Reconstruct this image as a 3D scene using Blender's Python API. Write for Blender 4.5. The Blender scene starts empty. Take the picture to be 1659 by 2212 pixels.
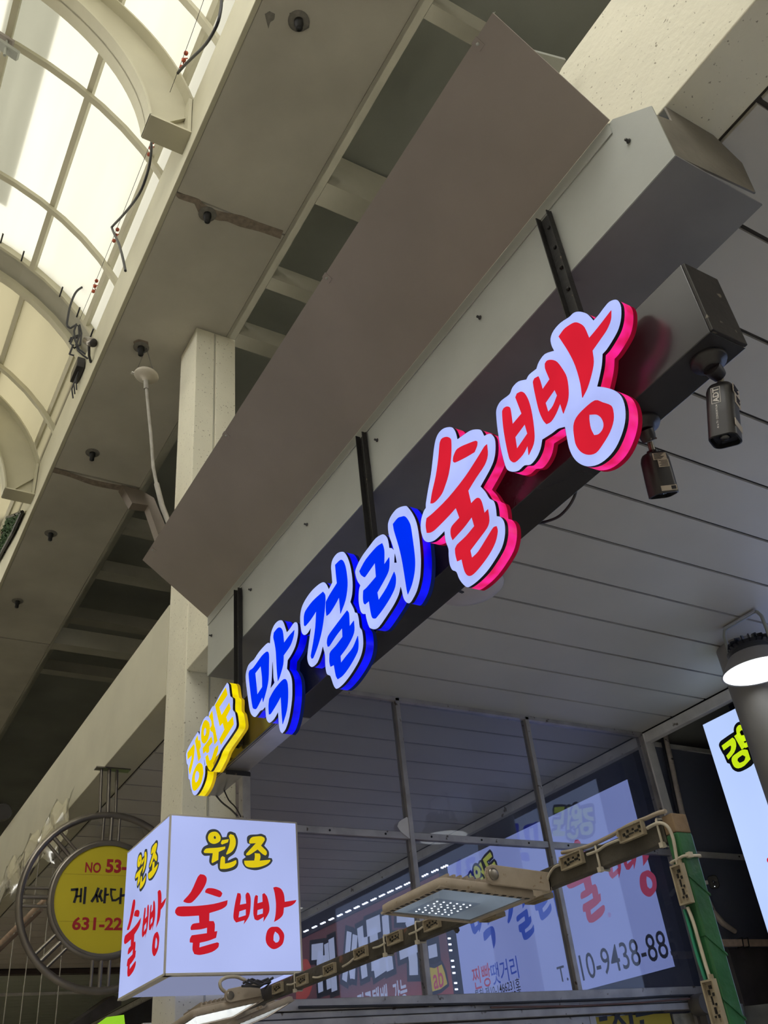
import bpy, bmesh, math, random
from mathutils import Vector, Matrix, geometry
random.seed(7)
S = bpy.context.scene
C = S.collection
EYE = 1.55            # eye height; everything below is laid out from the eye, then lifted by EYE at the end
# ------------------------------------------------------------------ camera
R = ((0.8597408, -0.5015444, -0.0964311), (0.2202112, 0.5343841, -0.8160519), (0.4608175, 0.6803579, 0.5698775))
F = 1940.976; CX, CY = 829.5, 1106.0
cam = bpy.data.cameras.new('camera'); camo = bpy.data.objects.new('camera', cam); C.objects.link(camo)
cam.sensor_fit = 'HORIZONTAL'; cam.sensor_width = 36.0; cam.lens = F * 36.0 / 1659.0
cam.clip_start = 0.05; cam.clip_end = 200
camo.matrix_world = Matrix(((R[0][0], -R[1][0], -R[2][0], 0), (R[0][1], -R[1][1], -R[2][1], 0), (R[0][2], -R[1][2], -R[2][2], EYE), (0, 0, 0, 1)))
S.camera = camo
# ------------------------------------------------------------------ sky, exposure
W = bpy.data.worlds.new('overcast_sky'); S.world = W; W.use_nodes = True
bgn = W.node_tree.nodes['Background']; bgn.inputs[0].default_value = (1.0, 0.985, 0.92, 1); bgn.inputs[1].default_value = 8.6
S.view_settings.view_transform = 'Standard'; S.view_settings.look = 'None'
S.view_settings.exposure = 0.0; S.view_settings.gamma = 1.0; S.view_settings.use_curve_mapping = False
S.cycles.max_bounces = 10; S.cycles.diffuse_bounces = 5; S.cycles.transparent_max_bounces = 16
S.cycles.caustics_reflective = False; S.cycles.caustics_refractive = False
S.cycles.sample_clamp_indirect = 6.0
try: S.cycles.use_denoising = True
except Exception: pass

# ------------------------------------------------------------------ measuring: a photo point on a plane of the scene
def at(px, py, ax, v):
    d = (px - CX, py - CY, F)
    w = [R[0][k] * d[0] + R[1][k] * d[1] + R[2][k] * d[2] for k in range(3)]
    t = v / w['xyz'.index(ax)]
    return Vector((w[0] * t, w[1] * t, w[2] * t))

# ------------------------------------------------------------------ materials
MATS = {}
def node(nt, t, **kw):
    n = nt.nodes.new(t)
    for k, v in kw.items(): setattr(n, k, v)
    return n
def paint(name, col, rough=0.6, var=0.08, scale=6.0, bump=0.05, bscale=60.0, metal=0.0, speck=0.0, sscale=45.0, speckcol=(0.05, 0.045, 0.04), spec=0.4):
    if name in MATS: return MATS[name]
    m = bpy.data.materials.new(name); m.use_nodes = True; nt = m.node_tree; b = nt.nodes['Principled BSDF']
    b.inputs['Roughness'].default_value = rough; b.inputs['Metallic'].default_value = metal
    b.inputs['Specular IOR Level'].default_value = spec
    tc = node(nt, 'ShaderNodeTexCoord')
    n = node(nt, 'ShaderNodeTexNoise'); n.inputs['Scale'].default_value = scale; n.inputs['Detail'].default_value = 5
    nt.links.new(tc.outputs['Object'], n.inputs['Vector'])
    r = node(nt, 'ShaderNodeMapRange'); r.inputs[1].default_value = 0.3; r.inputs[2].default_value = 0.7
    r.inputs[3].default_value = 1 - var; r.inputs[4].default_value = 1 + var
    nt.links.new(n.outputs[0], r.inputs[0])
    mx = node(nt, 'ShaderNodeVectorMath', operation='SCALE'); mx.inputs[0].default_value = col
    nt.links.new(r.outputs[0], mx.inputs['Scale'])
    out = mx.outputs[0]
    if speck > 0:
        n2 = node(nt, 'ShaderNodeTexNoise'); n2.inputs['Scale'].default_value = sscale; n2.inputs['Detail'].default_value = 2
        nt.links.new(tc.outputs['Object'], n2.inputs['Vector'])
        r2 = node(nt, 'ShaderNodeMapRange'); r2.inputs[1].default_value = 0.70 - 0.12 * speck; r2.inputs[2].default_value = 0.76 - 0.12 * speck
        nt.links.new(n2.outputs[0], r2.inputs[0])
        mm = node(nt, 'ShaderNodeMix', data_type='RGBA'); mm.inputs[7].default_value = (*speckcol, 1)
        nt.links.new(r2.outputs[0], mm.inputs[0]); nt.links.new(out, mm.inputs[6]); out = mm.outputs[2]
    nt.links.new(out, b.inputs['Base Color'])
    if bump > 0:
        n3 = node(nt, 'ShaderNodeTexNoise'); n3.inputs['Scale'].default_value = bscale; n3.inputs['Detail'].default_value = 4
        nt.links.new(tc.outputs['Object'], n3.inputs['Vector'])
        bp = node(nt, 'ShaderNodeBump'); bp.inputs['Strength'].default_value = bump; bp.inputs['Distance'].default_value = 0.01
        nt.links.new(n3.outputs[0], bp.inputs['Height']); nt.links.new(bp.outputs[0], b.inputs['Normal'])
    MATS[name] = m; return m
def glow(name, col, strength=1.0, var=0.0, scale=12.0, gloss=0.0, col2=None):
    """a lit surface: back-lit acrylic, lamp lens or LED"""
    if name in MATS: return MATS[name]
    m = bpy.data.materials.new(name); m.use_nodes = True; nt = m.node_tree; b = nt.nodes['Principled BSDF']
    b.inputs['Base Color'].default_value = (col[0] * .25, col[1] * .25, col[2] * .25, 1); b.inputs['Roughness'].default_value = 0.35
    b.inputs['Specular IOR Level'].default_value = gloss
    b.inputs['Emission Color'].default_value = (*col, 1); b.inputs['Emission Strength'].default_value = strength
    if var > 0:
        tc = node(nt, 'ShaderNodeTexCoord'); n = node(nt, 'ShaderNodeTexNoise'); n.inputs['Scale'].default_value = scale; n.inputs['Detail'].default_value = 1
        nt.links.new(tc.outputs['Object'], n.inputs['Vector'])
        r = node(nt, 'ShaderNodeMapRange'); r.inputs[1].default_value = .3; r.inputs[2].default_value = .7
        if col2:
            mm = node(nt, 'ShaderNodeMix', data_type='RGBA'); mm.inputs[6].default_value = (*col, 1); mm.inputs[7].default_value = (*col2, 1)
            nt.links.new(n.outputs[0], r.inputs[0]); nt.links.new(r.outputs[0], mm.inputs[0]); nt.links.new(mm.outputs[2], b.inputs['Emission Color'])
        else:
            r.inputs[3].default_value = strength * (1 - var); r.inputs[4].default_value = strength * (1 + var)
            nt.links.new(n.outputs[0], r.inputs[0]); nt.links.new(r.outputs[0], b.inputs['Emission Strength'])
    MATS[name] = m; return m
def sheet_mat(name, col, clear=0.03):
    m = bpy.data.materials.new(name); m.use_nodes = True; nt = m.node_tree; nt.nodes.remove(nt.nodes['Principled BSDF'])
    o = nt.nodes['Material Output']
    t = node(nt, 'ShaderNodeBsdfTranslucent'); t.inputs[0].default_value = (*col, 1)
    n = node(nt, 'ShaderNodeTexNoise'); n.inputs['Scale'].default_value = 1.3; n.inputs['Detail'].default_value = 3
    tc = node(nt, 'ShaderNodeTexCoord'); mp = node(nt, 'ShaderNodeMapping'); mp.inputs['Scale'].default_value = (4, .5, 4)
    nt.links.new(tc.outputs['Object'], mp.inputs[0]); nt.links.new(mp.outputs[0], n.inputs['Vector'])
    r = node(nt, 'ShaderNodeMapRange'); r.inputs[1].default_value = .3; r.inputs[2].default_value = .7; r.inputs[3].default_value = .93; r.inputs[4].default_value = 1.05
    v = node(nt, 'ShaderNodeVectorMath', operation='SCALE'); v.inputs[0].default_value = col
    nt.links.new(n.outputs[0], r.inputs[0]); nt.links.new(r.outputs[0], v.inputs['Scale']); nt.links.new(v.outputs[0], t.inputs[0])
    d = node(nt, 'ShaderNodeBsdfDiffuse'); d.inputs[0].default_value = (.7, .68, .6, 1)
    mx = node(nt, 'ShaderNodeMixShader'); mx.inputs[0].default_value = .15
    nt.links.new(t.outputs[0], mx.inputs[1]); nt.links.new(d.outputs[0], mx.inputs[2]); nt.links.new(mx.outputs[0], o.inputs[0])
    return m
def glass_mat(name, tint=(.80, .84, .93), haze=.05, hazecol=(.35, .38, .5), rough=.015, boost=1.0):
    m = bpy.data.materials.new(name); m.use_nodes = True; nt = m.node_tree; nt.nodes.remove(nt.nodes['Principled BSDF'])
    o = nt.nodes['Material Output']
    t = node(nt, 'ShaderNodeBsdfTransparent'); t.inputs[0].default_value = (*tint, 1)
    g = node(nt, 'ShaderNodeBsdfGlossy'); g.inputs['Roughness'].default_value = rough
    fr = node(nt, 'ShaderNodeFresnel'); ge = node(nt, 'ShaderNodeNewGeometry')
    ior = node(nt, 'ShaderNodeMapRange'); ior.inputs[3].default_value = 1.5; ior.inputs[4].default_value = 1 / 1.5
    nt.links.new(ge.outputs['Backfacing'], ior.inputs[0]); nt.links.new(ior.outputs[0], fr.inputs[0])
    ml = node(nt, 'ShaderNodeMath', operation='MULTIPLY'); ml.inputs[1].default_value = boost
    nt.links.new(fr.outputs[0], ml.inputs[0])
    mx = node(nt, 'ShaderNodeMixShader'); nt.links.new(ml.outputs[0], mx.inputs[0]); nt.links.new(t.outputs[0], mx.inputs[1]); nt.links.new(g.outputs[0], mx.inputs[2])
    d = node(nt, 'ShaderNodeBsdfDiffuse'); d.inputs[0].default_value = (*hazecol, 1)
    mx2 = node(nt, 'ShaderNodeMixShader'); mx2.inputs[0].default_value = haze
    nt.links.new(mx.outputs[0], mx2.inputs[1]); nt.links.new(d.outputs[0], mx2.inputs[2]); nt.links.new(mx2.outputs[0], o.inputs[0])
    return m

CREAM = paint('cream_steel_paint', (.50, .475, .36), .5, .06, 3, .03)
SOFFIT = paint('soffit_paint', (.52, .495, .43), .75, .14, 1.6, .06, 30)
CONC = paint('speckled_concrete_paint', (.72, .69, .56), .8, .05, 4, .2, 35, speck=.22, sscale=75, speckcol=(.30, .27, .20))
PRIMER = paint('brown_primer_sheet', (.325, .29, .27), .55, .10, 2.2, .03)
GALV = paint('grey_painted_sheet', (.37, .385, .36), .5, .08, 3, .03)
DARKBEAM = paint('black_sheet_metal', (.028, .028, .032), .24, .12, 3, .01, spec=.6)
BLACKSTEEL = paint('rusty_black_angle_steel', (.014, .013, .013), .6, .3, 14, .2, 60, speck=.12, sscale=30, speckcol=(.20, .15, .10))
PANEL = paint('ceiling_panel_paint', (.50, .475, .42), .5, .06, 1.4, .02)
PANELG = paint('green_glow_ceiling_panel', (.42, .46, .38), .5, .06, 1.4, .02)  # far panels tinted green for the light thrown up by the awning
GAP = paint('dark_ceiling_joint', (.07, .06, .05), .8)  # dark brown joint colour between the ceiling panels
DARKDECK = paint('dark_roof_deck', (.30, .31, .28), .9, .15, 1.2)
DECKBEAM = paint('dull_purlin_paint', (.40, .385, .32), .7, .1, 3)
NAVY = paint('dark_header_board', (.05, .055, .085), .6, .2, 3)
ALU = paint('aged_aluminium', (.36, .34, .33), .42, .2, 9, .05, metal=.35, speck=.25, sscale=25, speckcol=(.10, .08, .06))
WHITEFRAME = paint('chipped_white_paint', (.78, .77, .76), .5, .12, 9, .05, speck=.15, sscale=14, speckcol=(.2, .17, .13))
BLACKP = paint('black_plastic', (.020, .018, .020), .38, .1, 10, .02, spec=.5)
BLACKTRIM = paint('black_letter_trim', (.008, .008, .008), .4, 0, 5, 0)
RUSTARM = paint('greasy_rusty_tube', (.048, .042, .033), .6, .4, 9, .25, 50, speck=.2, sscale=22, speckcol=(.16, .07, .05))
RUSTTOP = paint('rust_brown_post_top', (.20, .135, .08), .7, .3, 14, .2)
GREENTAPE = paint('green_tape_wrap', (.014, .085, .028), .38, .3, 11, .5, 18)
DUSTY = paint('dusty_beige_casting', (.31, .26, .21), .75, .14, 16, .2, 50, speck=.35, sscale=60, speckcol=(.20, .14, .09))
DUSTYM = paint('dusty_led_module_case', (.27, .225, .16), .6, .15, 30, .05, speck=.1, sscale=120, speckcol=(.06, .05, .04))
CABLEW = paint('aged_white_cable', (.42, .38, .31), .6, .2, 20, .02)
CABLEK = paint('black_cable', (.030, .030, .035), .5, .1, 20, .0)
STEEL = paint('stainless_tube', (.20, .18, .155), .3, .12, 10, .02, metal=.75)
YDISC = paint('yellow_sign_disc', (.52, .43, .014), .5, .06, 3, .01)
REDINK = paint('red_sign_lettering', (.35, .012, .02), .5, 0, 5, 0)
BLACKINK = paint('black_sign_lettering', (.012, .012, .018), .5, 0, 5, 0)
WHITEPLASTIC = paint('white_plastic', (.62, .60, .58), .45, .06, 8, .0)
FLOORM = paint('market_paving', (.62, .595, .55), .8, .15, 3, .1)
FACADE = paint('opposite_facade_paint', (.72, .69, .63), .8, .1, 2)
DIRT = paint('dark_stain', (.25, .205, .165), .9, .25, 30, .1)
STAIN2 = paint('grey_patch', (.20, .19, .17), .9, .2, 30, .1)
COPPER = paint('orange_insulator', (.42, .085, .04), .5, .25, 40)
WOOD = paint('pale_wood_batten', (.60, .45, .34), .7, .2, 20, .1)
POLEM = paint('grey_pipe_paint', (.30, .285, .265), .45, .05, 4, .02)
LEAF = paint('plastic_hedge_leaves', (.02, .065, .016), .6, .6, 60, .8, 120)
BROWNCLOTH = paint('dark_cloth', (.075, .068, .070), .9, .3, 6, .2)
GREYCLOTH = paint('grey_cloth', (.30, .31, .31), .9, .3, 6, .3)
FILM = glass_mat('crumpled_clear_film', (.92, .92, .90), .02, (.5, .48, .42), .10, 1.1)
GLASSR = glass_mat('reflection_haze_glass', (.62, .66, .76), .45, (.40, .43, .56), .03, 1.4)  # bluish haze put in for the faint reflections on the right panes
GLASS = glass_mat('dusty_shop_glass', (.80, .83, .90), .075, (.42, .45, .62), .02, 1.5)
LENS = glass_mat('lamp_glass', (.9, .92, .95), .04, (.6, .6, .6), .05, 1.0)
SHEETA = sheet_mat('clear_roof_polycarbonate', (.165, .161, .138))
SHEETB = sheet_mat('double_roof_polycarbonate', (.47, .475, .44))
SHEETC = sheet_mat('cream_roof_canvas', (.082, .073, .046))

# ------------------------------------------------------------------ mesh building
class MB:
    def __init__(s): s.v = []; s.f = []; s.sm = []
    def add(s, vs, fs, smooth=False):
        o = len(s.v); s.v += [Vector(p) for p in vs]; s.f += [[i + o for i in f] for f in fs]; s.sm += [smooth] * len(fs); return s
    def box(s, x0, x1, y0, y1, z0, z1):
        vs = [(x, y, z) for x in (x0, x1) for y in (y0, y1) for z in (z0, z1)]
        return s.add(vs, [(0, 1, 3, 2), (4, 6, 7, 5), (0, 4, 5, 1), (2, 3, 7, 6), (0, 2, 6, 4), (1, 5, 7, 3)])
    def obox(s, c, u, v, w):       # oriented box: centre and three half vectors
        c, u, v, w = Vector(c), Vector(u), Vector(v), Vector(w)
        vs = [c + a * u + b * v + d * w for a in (-1, 1) for b in (-1, 1) for d in (-1, 1)]
        return s.add(vs, [(0, 1, 3, 2), (4, 6, 7, 5), (0, 4, 5, 1), (2, 3, 7, 6), (0, 2, 6, 4), (1, 5, 7, 3)])
    def prism(s, pts, ext):        # polygon (3D points) swept by a vector
        n = len(pts); e = Vector(ext); P = [Vector(p) for p in pts]
        return s.add(P + [p + e for p in P], [list(range(n))[::-1], list(range(n, 2 * n))] + [(i, (i + 1) % n, n + (i + 1) % n, n + i) for i in range(n)])
    def tube(s, pts, r, seg=8, caps=True, closed=False):
        P = [Vector(p) for p in pts]; n = len(P); rings = []; prev = None
        for i, p in enumerate(P):
            if closed: d = P[(i + 1) % n] - P[i - 1]
            else: d = P[min(i + 1, n - 1)] - P[max(i - 1, 0)]
            d.normalize()
            a = prev if prev is not None else (Vector((0, 0, 1)) if abs(d.z) < .9 else Vector((1, 0, 0)))
            a = (a - d * a.dot(d)); a = a.normalized() if a.length > 1e-6 else d.orthogonal().normalized()
            prev = a; b = d.cross(a); rr = r[i] if isinstance(r, (list, tuple)) else r
            rings.append([p + rr * (math.cos(t) * a + math.sin(t) * b) for t in [2 * math.pi * k / seg for k in range(seg)]])
        vs = [q for g in rings for q in g]; fs = []
        m = n if closed else n - 1
        for i in range(m):
            j = (i + 1) % n
            for k in range(seg): fs.append((i * seg + k, i * seg + (k + 1) % seg, j * seg + (k + 1) % seg, j * seg + k))
        s.add(vs, fs, True)
        if caps and not closed:
            s.add(rings[0], [list(range(seg))[::-1]]); s.add(rings[-1], [list(range(seg))])
        return s
    def lathe(s, prof, c, axis=(0, 0, 1), seg=28, smooth=True, caps=True):   # prof: (radius, height along axis)
        c = Vector(c); w = Vector(axis).normalized(); u = w.orthogonal().normalized(); v = w.cross(u)
        vs = []; fs = []
        for (r, h) in prof: vs += [c + w * h + r * (math.cos(2 * math.pi * k / seg) * u + math.sin(2 * math.pi * k / seg) * v) for k in range(seg)]
        for i in range(len(prof) - 1):
            for k in range(seg): fs.append((i * seg + k, i * seg + (k + 1) % seg, (i + 1) * seg + (k + 1) % seg, (i + 1) * seg + k))
        s.add(vs, fs, smooth)
        if caps and prof[0][0] > 1e-5: s.add(vs[:seg], [list(range(seg))[::-1]])
        if caps and prof[-1][0] > 1e-5: s.add(vs[-seg:], [list(range(seg))])
        return s
    def poly(s, loops, fr, d0, d1):  # 2D loops (outer, holes) in frame fr, solid from depth d0 (front) to d1 (back)
        o, u, v, n = fr
        L = [[Vector((p[0], p[1], 0)) for p in lp] for lp in loops]
        tris = geometry.tessellate_polygon(L); flat = [p for lp in L for p in lp]; k = len(flat)
        fv = [o + u * p.x + v * p.y + n * d0 for p in flat]; bv = [o + u * p.x + v * p.y + n * d1 for p in flat]
        s.add(fv, [list(t) for t in tris])
        if abs(d1 - d0) > 1e-6:
            s.add(bv, [list(t)[::-1] for t in tris])
            fs = []; b = 0
            for lp in L:
                m = len(lp)
                for i in range(m): fs.append((b + i, b + (i + 1) % m, k + b + (i + 1) % m, k + b + i))
                b += m
            s.add(fv + bv, fs)
        return s
    def side(s, loops, fr, d0, d1):  # only the walls
        o, u, v, n = fr
        for lp in loops:
            m = len(lp)
            s.add([o + u * p[0] + v * p[1] + n * d for d in (d0, d1) for p in lp], [(i, (i + 1) % m, m + (i + 1) % m, m + i) for i in range(m)])
        return s

ROOTS = []
def link(name, me, mat, parent, org):
    o = bpy.data.objects.new(name, me); C.objects.link(o)
    if mat: me.materials.append(mat)
    if parent is not None:
        o.parent = parent
    else: o.location = org; ROOTS.append(o)
    return o
def root_org(p):
    while p.parent is not None: p = p.parent
    return Vector(p.location)
def obj(name, mb, mat, parent=None, bevel=0, org=None):
    if parent is not None: og = root_org(parent)
    elif org is not None: og = Vector(org)
    else:
        xs = [v.x for v in mb.v]; ys = [v.y for v in mb.v]; zs = [v.z for v in mb.v]
        og = Vector(((min(xs) + max(xs)) / 2, (min(ys) + max(ys)) / 2, min(zs)))
    me = bpy.data.meshes.new(name); me.from_pydata([v - og for v in mb.v], [], mb.f)
    for p, sm in zip(me.polygons, mb.sm): p.use_smooth = sm
    bm = bmesh.new(); bm.from_mesh(me); bmesh.ops.recalc_face_normals(bm, faces=bm.faces); bm.to_mesh(me); bm.free()
    o = link(name, me, mat, parent, og)
    if bevel:
        md = o.modifiers.new('bevel', 'BEVEL'); md.width = bevel; md.segments = 2; md.limit_method = 'ANGLE'
    return o
def tag(o, label, cat, group=None, kind=None):
    if label: o['label'] = label
    if cat: o['category'] = cat
    if group: o['group'] = group
    if kind: o['kind'] = kind
    return o
def thing(name, label, cat, org, group=None, kind=None):
    o = bpy.data.objects.new(name, None); C.objects.link(o); o.location = Vector(org); o.empty_display_size = .05; ROOTS.append(o)
    return tag(o, label, cat, group, kind)
def struct(name, mb, mat, label, cat='structure', bevel=0):
    return tag(obj(name, mb, mat, None, bevel), label, cat, None, 'structure')
def dup(root, loc, label, rot=None):
    r = root.copy(); C.objects.link(r); r.location = Vector(loc); r['label'] = label; ROOTS.append(r)
    if rot is not None: r.rotation_euler = rot
    for ch in list(root.children):
        c = ch.copy(); C.objects.link(c); c.parent = r
        for g in ch.children:
            d = g.copy(); C.objects.link(d); d.parent = c
    return r

# ------------------------------------------------------------------ outlines
def smooth(pts, n=3, ang=50):
    P = [Vector(p) for p in pts]; m = len(P); corner = []
    for i in range(m):
        a = P[i] - P[i - 1]; b = P[(i + 1) % m] - P[i]
        corner.append(a.length < 1e-9 or b.length < 1e-9 or math.degrees(a.angle(b)) > ang)
    out = []
    for i in range(m):
        p1, p2 = P[i], P[(i + 1) % m]; d = p2 - p1
        t1 = d if corner[i] else (p2 - P[i - 1]) * .5
        t2 = d if corner[(i + 1) % m] else (P[(i + 2) % m] - p1) * .5
        for t in (t1, t2):
            if t.length > d.length * 1.1: t *= d.length * 1.1 / t.length
        for k in range(n):
            t = k / n; h = t * t; c = h * t
            out.append((2 * c - 3 * h + 1) * p1 + (c - 2 * h + t) * t1 + (-2 * c + 3 * h) * p2 + (c - h) * t2)
    return [(p.x, p.y) for p in out]
def Z(ox, oy, s, pts): return [(ox + x / s, oy + y / s) for x, y in pts]
def ribbon(pts, w, n=4):          # a brush stroke: a line with width -> outline
    P = [Vector(p) for p in pts]; L = []; Rr = []
    for i, p in enumerate(P):
        d = (P[min(i + 1, len(P) - 1)] - P[max(i - 1, 0)]).normalized(); q = Vector((-d.y, d.x))
        ww = w[i] if isinstance(w, (list, tuple)) else w
        L.append(p + q * ww / 2); Rr.append(p - q * ww / 2)
    return [(p.x, p.y) for p in L + Rr[::-1]]
def text2d(body, size, bold=0.0):
    c = bpy.data.curves.new('lettering_source', 'FONT'); c.body = body; c.size = size; c.offset = bold * size; c.align_x = 'CENTER'; c.align_y = 'CENTER'; c.resolution_u = 3
    o = bpy.data.objects.new('lettering_source', c); C.objects.link(o)
    dg = bpy.context.evaluated_depsgraph_get(); ev = o.evaluated_get(dg); me = ev.to_mesh()
    vs = [(v.co.x, v.co.y) for v in me.vertices]; fs = [list(p.vertices) for p in me.polygons]
    ev.to_mesh_clear(); bpy.data.objects.remove(o); bpy.data.curves.remove(c)
    return vs, fs
def put_text(mb, body, size, fr, cu, cv, d, bold=0.0, rot=0.0, squash=1.0, height=None, width=None):
    vs, fs = text2d(body, size, bold); o, u, v, n = fr
    xs = [p[0] for p in vs]; ys = [p[1] for p in vs]
    mx, my = (min(xs) + max(xs)) / 2, (min(ys) + max(ys)) / 2
    kx = (width / (max(xs) - min(xs))) if width else squash; ky = (height / (max(ys) - min(ys))) if height else 1
    ca, sa = math.cos(rot), math.sin(rot); q = []
    for a, b in vs:
        a, b = (a - mx) * kx, (b - my) * ky
        q.append(o + u * (cu + a * ca - b * sa) + v * (cv + a * sa + b * ca) + n * d)
    mb.add(q, fs)

FX = lambda x: (Vector((x, 0, 0)), Vector((0, -1, 0)), Vector((0, 0, 1)), Vector((1, 0, 0)))     # faces the street (-x); u to the right as read
def on_x(pts, x): return [(-q.y, q.z) for q in (at(px, py, 'x', x) for px, py in pts)]
FY = lambda y: (Vector((0, y, 0)), Vector((1, 0, 0)), Vector((0, 0, 1)), Vector((0, 1, 0)))      # faces -y; u to the right as read
def on_y(pts, y): return [(q.x, q.z) for q in (at(px, py, 'y', y) for px, py in pts)]
def arc(cx, cz, r, a0, a1, n): return [(cx + r * math.cos(math.radians(a0 + (a1 - a0) * k / n)), cz + r * math.sin(math.radians(a0 + (a1 - a0) * k / n))) for k in range(n + 1)]

# ================================================================== SETTING
H = 2.11                                                          # underside of the panelled ceiling, above the eye
struct('floor', MB().box(-3.4, 6.5, -9, 22, -1.62, -1.55), FLOORM, 'grey market paving under the arcade', 'floor')
struct('wall_left', MB().box(-3.4, -3.2, -9, 22, -1.55, 4.9), FACADE, 'plain facade across the arcade street', 'wall')
struct('wall_right', MB().box(4.76, 4.86, 4.30, 20, -1.55, 2.126), NAVY, 'dark shop front board behind the banners', 'wall')
struct('wall_behind', MB().box(-3.2, 6.0, -9.2, -9.0, -1.55, 6.4), FACADE, 'wall across the arcade behind the viewer', 'wall')
struct('wall_street', MB().box(1.5, 1.6, -9.0, -2.1, -1.55, 4.7), FACADE, 'shop fronts behind the viewer', 'wall')
struct('wall_inner', MB().box(5.9, 6.0, -2.0, 4.6, -1.55, 2.129), NAVY, 'dark wall deep behind the lit white sign', 'wall')
struct('wall_back', MB().box(3.6, 3.7, -9, 20, 2.2, 5.6), DARKDECK, 'dark wall above the shop ceiling', 'wall')
struct('wall_end', MB().box(-3.2, 6.0, 19.8, 20.0, -1.55, 6.6), FACADE, 'pale wall far down the arcade', 'wall')
ceil = struct('ceiling', MB().box(1.68, 4.90, -1.0, 19.8, H + .016, H + .03), GAP, 'panelled shop ceiling of long grey strips', 'ceiling')
y0 = .5298; st = .3007
for k in range(-5, 41):
    ya, yb = y0 + st * k, y0 + st * (k + 1)
    if 12.55 < (ya + yb) / 2 < 12.78: continue
    x0 = 1.765 if (yb > 4.19 and ya < 4.53) else 1.685
    obj('panel', MB().box(x0, 4.70, ya + .008, yb - .008, H, H + .012), PANEL, ceil)
for k in range(41, 64):
    ya, yb = y0 + st * k, y0 + st * (k + 1)
    if yb > 19.7: break
    obj('panel', MB().box(1.685, 4.70, ya + .006, yb - .006, H, H + .012), PANELG, ceil)
struct('trim_1', MB().box(1.69, 4.70, 12.60, 12.72, H - .05, H - .002), GAP, 'dark cross strip in the far ceiling', 'trim')
struct('trim_2', MB().box(1.69, 4.70, 14.30, 14.38, H - .03, H - .002), WHITEFRAME, 'pale cross strip in the far ceiling', 'trim')
struct('trim_3', MB().box(4.705, 4.755, -1.0, 4.13, 2.035, 2.104), WHITEFRAME, 'white header strip over the lit sign', 'trim', .003)
struct('trim_4', MB().box(4.705, 4.755, 4.17, 19.7, 2.035, 2.104), WHITEFRAME, 'white header strip behind the glass', 'trim', .003)
struct('concrete_beam', MB().box(1.47, 1.675, -1.2, 4.19, 2.117, 2.69), CONC, 'cream concrete beam above the shop sign', 'beam', .004)
fb = struct('concrete_beam', MB().box(1.47, 1.675, 4.52, 15.0, 2.117, 2.69), CREAM, 'cream beam running on beyond the column', 'beam', .004)
col_ = struct('concrete_column', MB().box(1.47, 1.755, 4.20, 4.51, -1.55, 4.715), CONC, 'speckled concrete column behind the cube sign', 'column', .006)
obj('seam_strip', MB().box(1.598, 1.606, 4.194, 4.21, -1.5, 4.70), DECKBEAM, col_)
obj('cover_plate', MB().box(1.61, 1.75, 4.188, 4.21, 2.2, 4.69), CONC, col_, .004)
# slab along the edge of the arcade roof, cast in lengths
slab = thing('edge_slab', 'brown-grey slab soffit along the arcade edge', 'slab', (1.33, 3.2, 4.72), kind='structure')
for ya, yb in ((-9, -1.5), (-1.5, 3.235), (3.247, 6.125), (6.150, 9.19), (9.21, 20)):
    obj('slab_length', MB().box(.985, 1.69, ya, yb, 4.72, 4.80), SOFFIT, slab, .004)
obj('lip', MB().box(1.69, 1.712, -9, 20, 4.715, 4.76), DECKBEAM, slab)
obj('edge_beam', MB().box(.955, .984, -9, 20, 4.715, 5.20), CREAM, slab, .004)
obj('edge_beam_top', MB().box(.985, 1.09, -1.5, 20, 5.15, 5.18), CREAM, slab)
def stain(name, pix, z, m, parent):
    q = [at(px, py, 'z', z) for px, py in pix]; q = [(p.x, -p.y) for p in q]
    fr = (Vector((0, 0, z)), Vector((1, 0, 0)), Vector((0, -1, 0)), Vector((0, 0, 1)))
    return obj(name, MB().poly([smooth(q, 3)], fr, -.0012, -.0002), m, parent)
stain('seam_stain', [(378, 415), (400, 420), (430, 430), (440, 440), (470, 455), (520, 465), (560, 480), (612, 498), (606, 516), (560, 500), (520, 490), (490, 478), (470, 476), (430, 462), (420, 440), (385, 428)], 4.72, DIRT, slab)
stain('seam_stain', [(118, 1010), (150, 1020), (200, 1036), (260, 1048), (303, 1056), (298, 1066), (250, 1058), (200, 1048), (150, 1030), (112, 1020)], 4.72, DIRT, slab)
stain('patch', [(625, 28), (650, 22), (668, 40), (668, 60), (650, 68), (632, 60)], 4.72, STAIN2, slab)
stain('patch', [(572, 30), (582, 24), (594, 30), (592, 42), (584, 48), (580, 62), (576, 48)], 4.72, STAIN2, slab)
stain('patch', [(288, 738), (300, 733), (320, 738), (322, 754), (310, 760), (292, 750)], 4.72, DIRT, slab)
struct('roof_deck', MB().box(1.45, 6.0, -9, 20, 5.60, 5.64), DARKDECK, 'dark roof deck above the recess', 'roof')
struct('inner_beam', MB().box(1.70, 1.935, -1.5, 20, 5.20, 5.34), DECKBEAM, 'dull steel beam behind the slab edge', 'beam')
lab = ['nearest', 'second', 'third', 'fourth', 'fifth', 'sixth', 'seventh', 'eighth', 'ninth']
for i, (ya, yb, z, h) in enumerate(((1.78, 1.87, 5.2, .18), (3.07, 3.25, 5.2, .38), (3.95, 4.06, 5.2, .16), (4.56, 4.70, 5.2, .16), (7.43, 7.56, 5.2, .14), (8.30, 8.48, 5.2, .14), (9.38, 9.54, 5.2, .14), (9.14, 9.30, 4.72, .2), (10.8, 10.94, 5.2, .14))):
    tag(obj('purlin', MB().box(1.937 if z > 5 else 1.715, 3.59, ya, yb, z, z + h), DECKBEAM), 'cross purlin in the dark recess, %s from the near end' % lab[i], 'purlin', 'purlins in the dark roof recess', 'structure')
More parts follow.
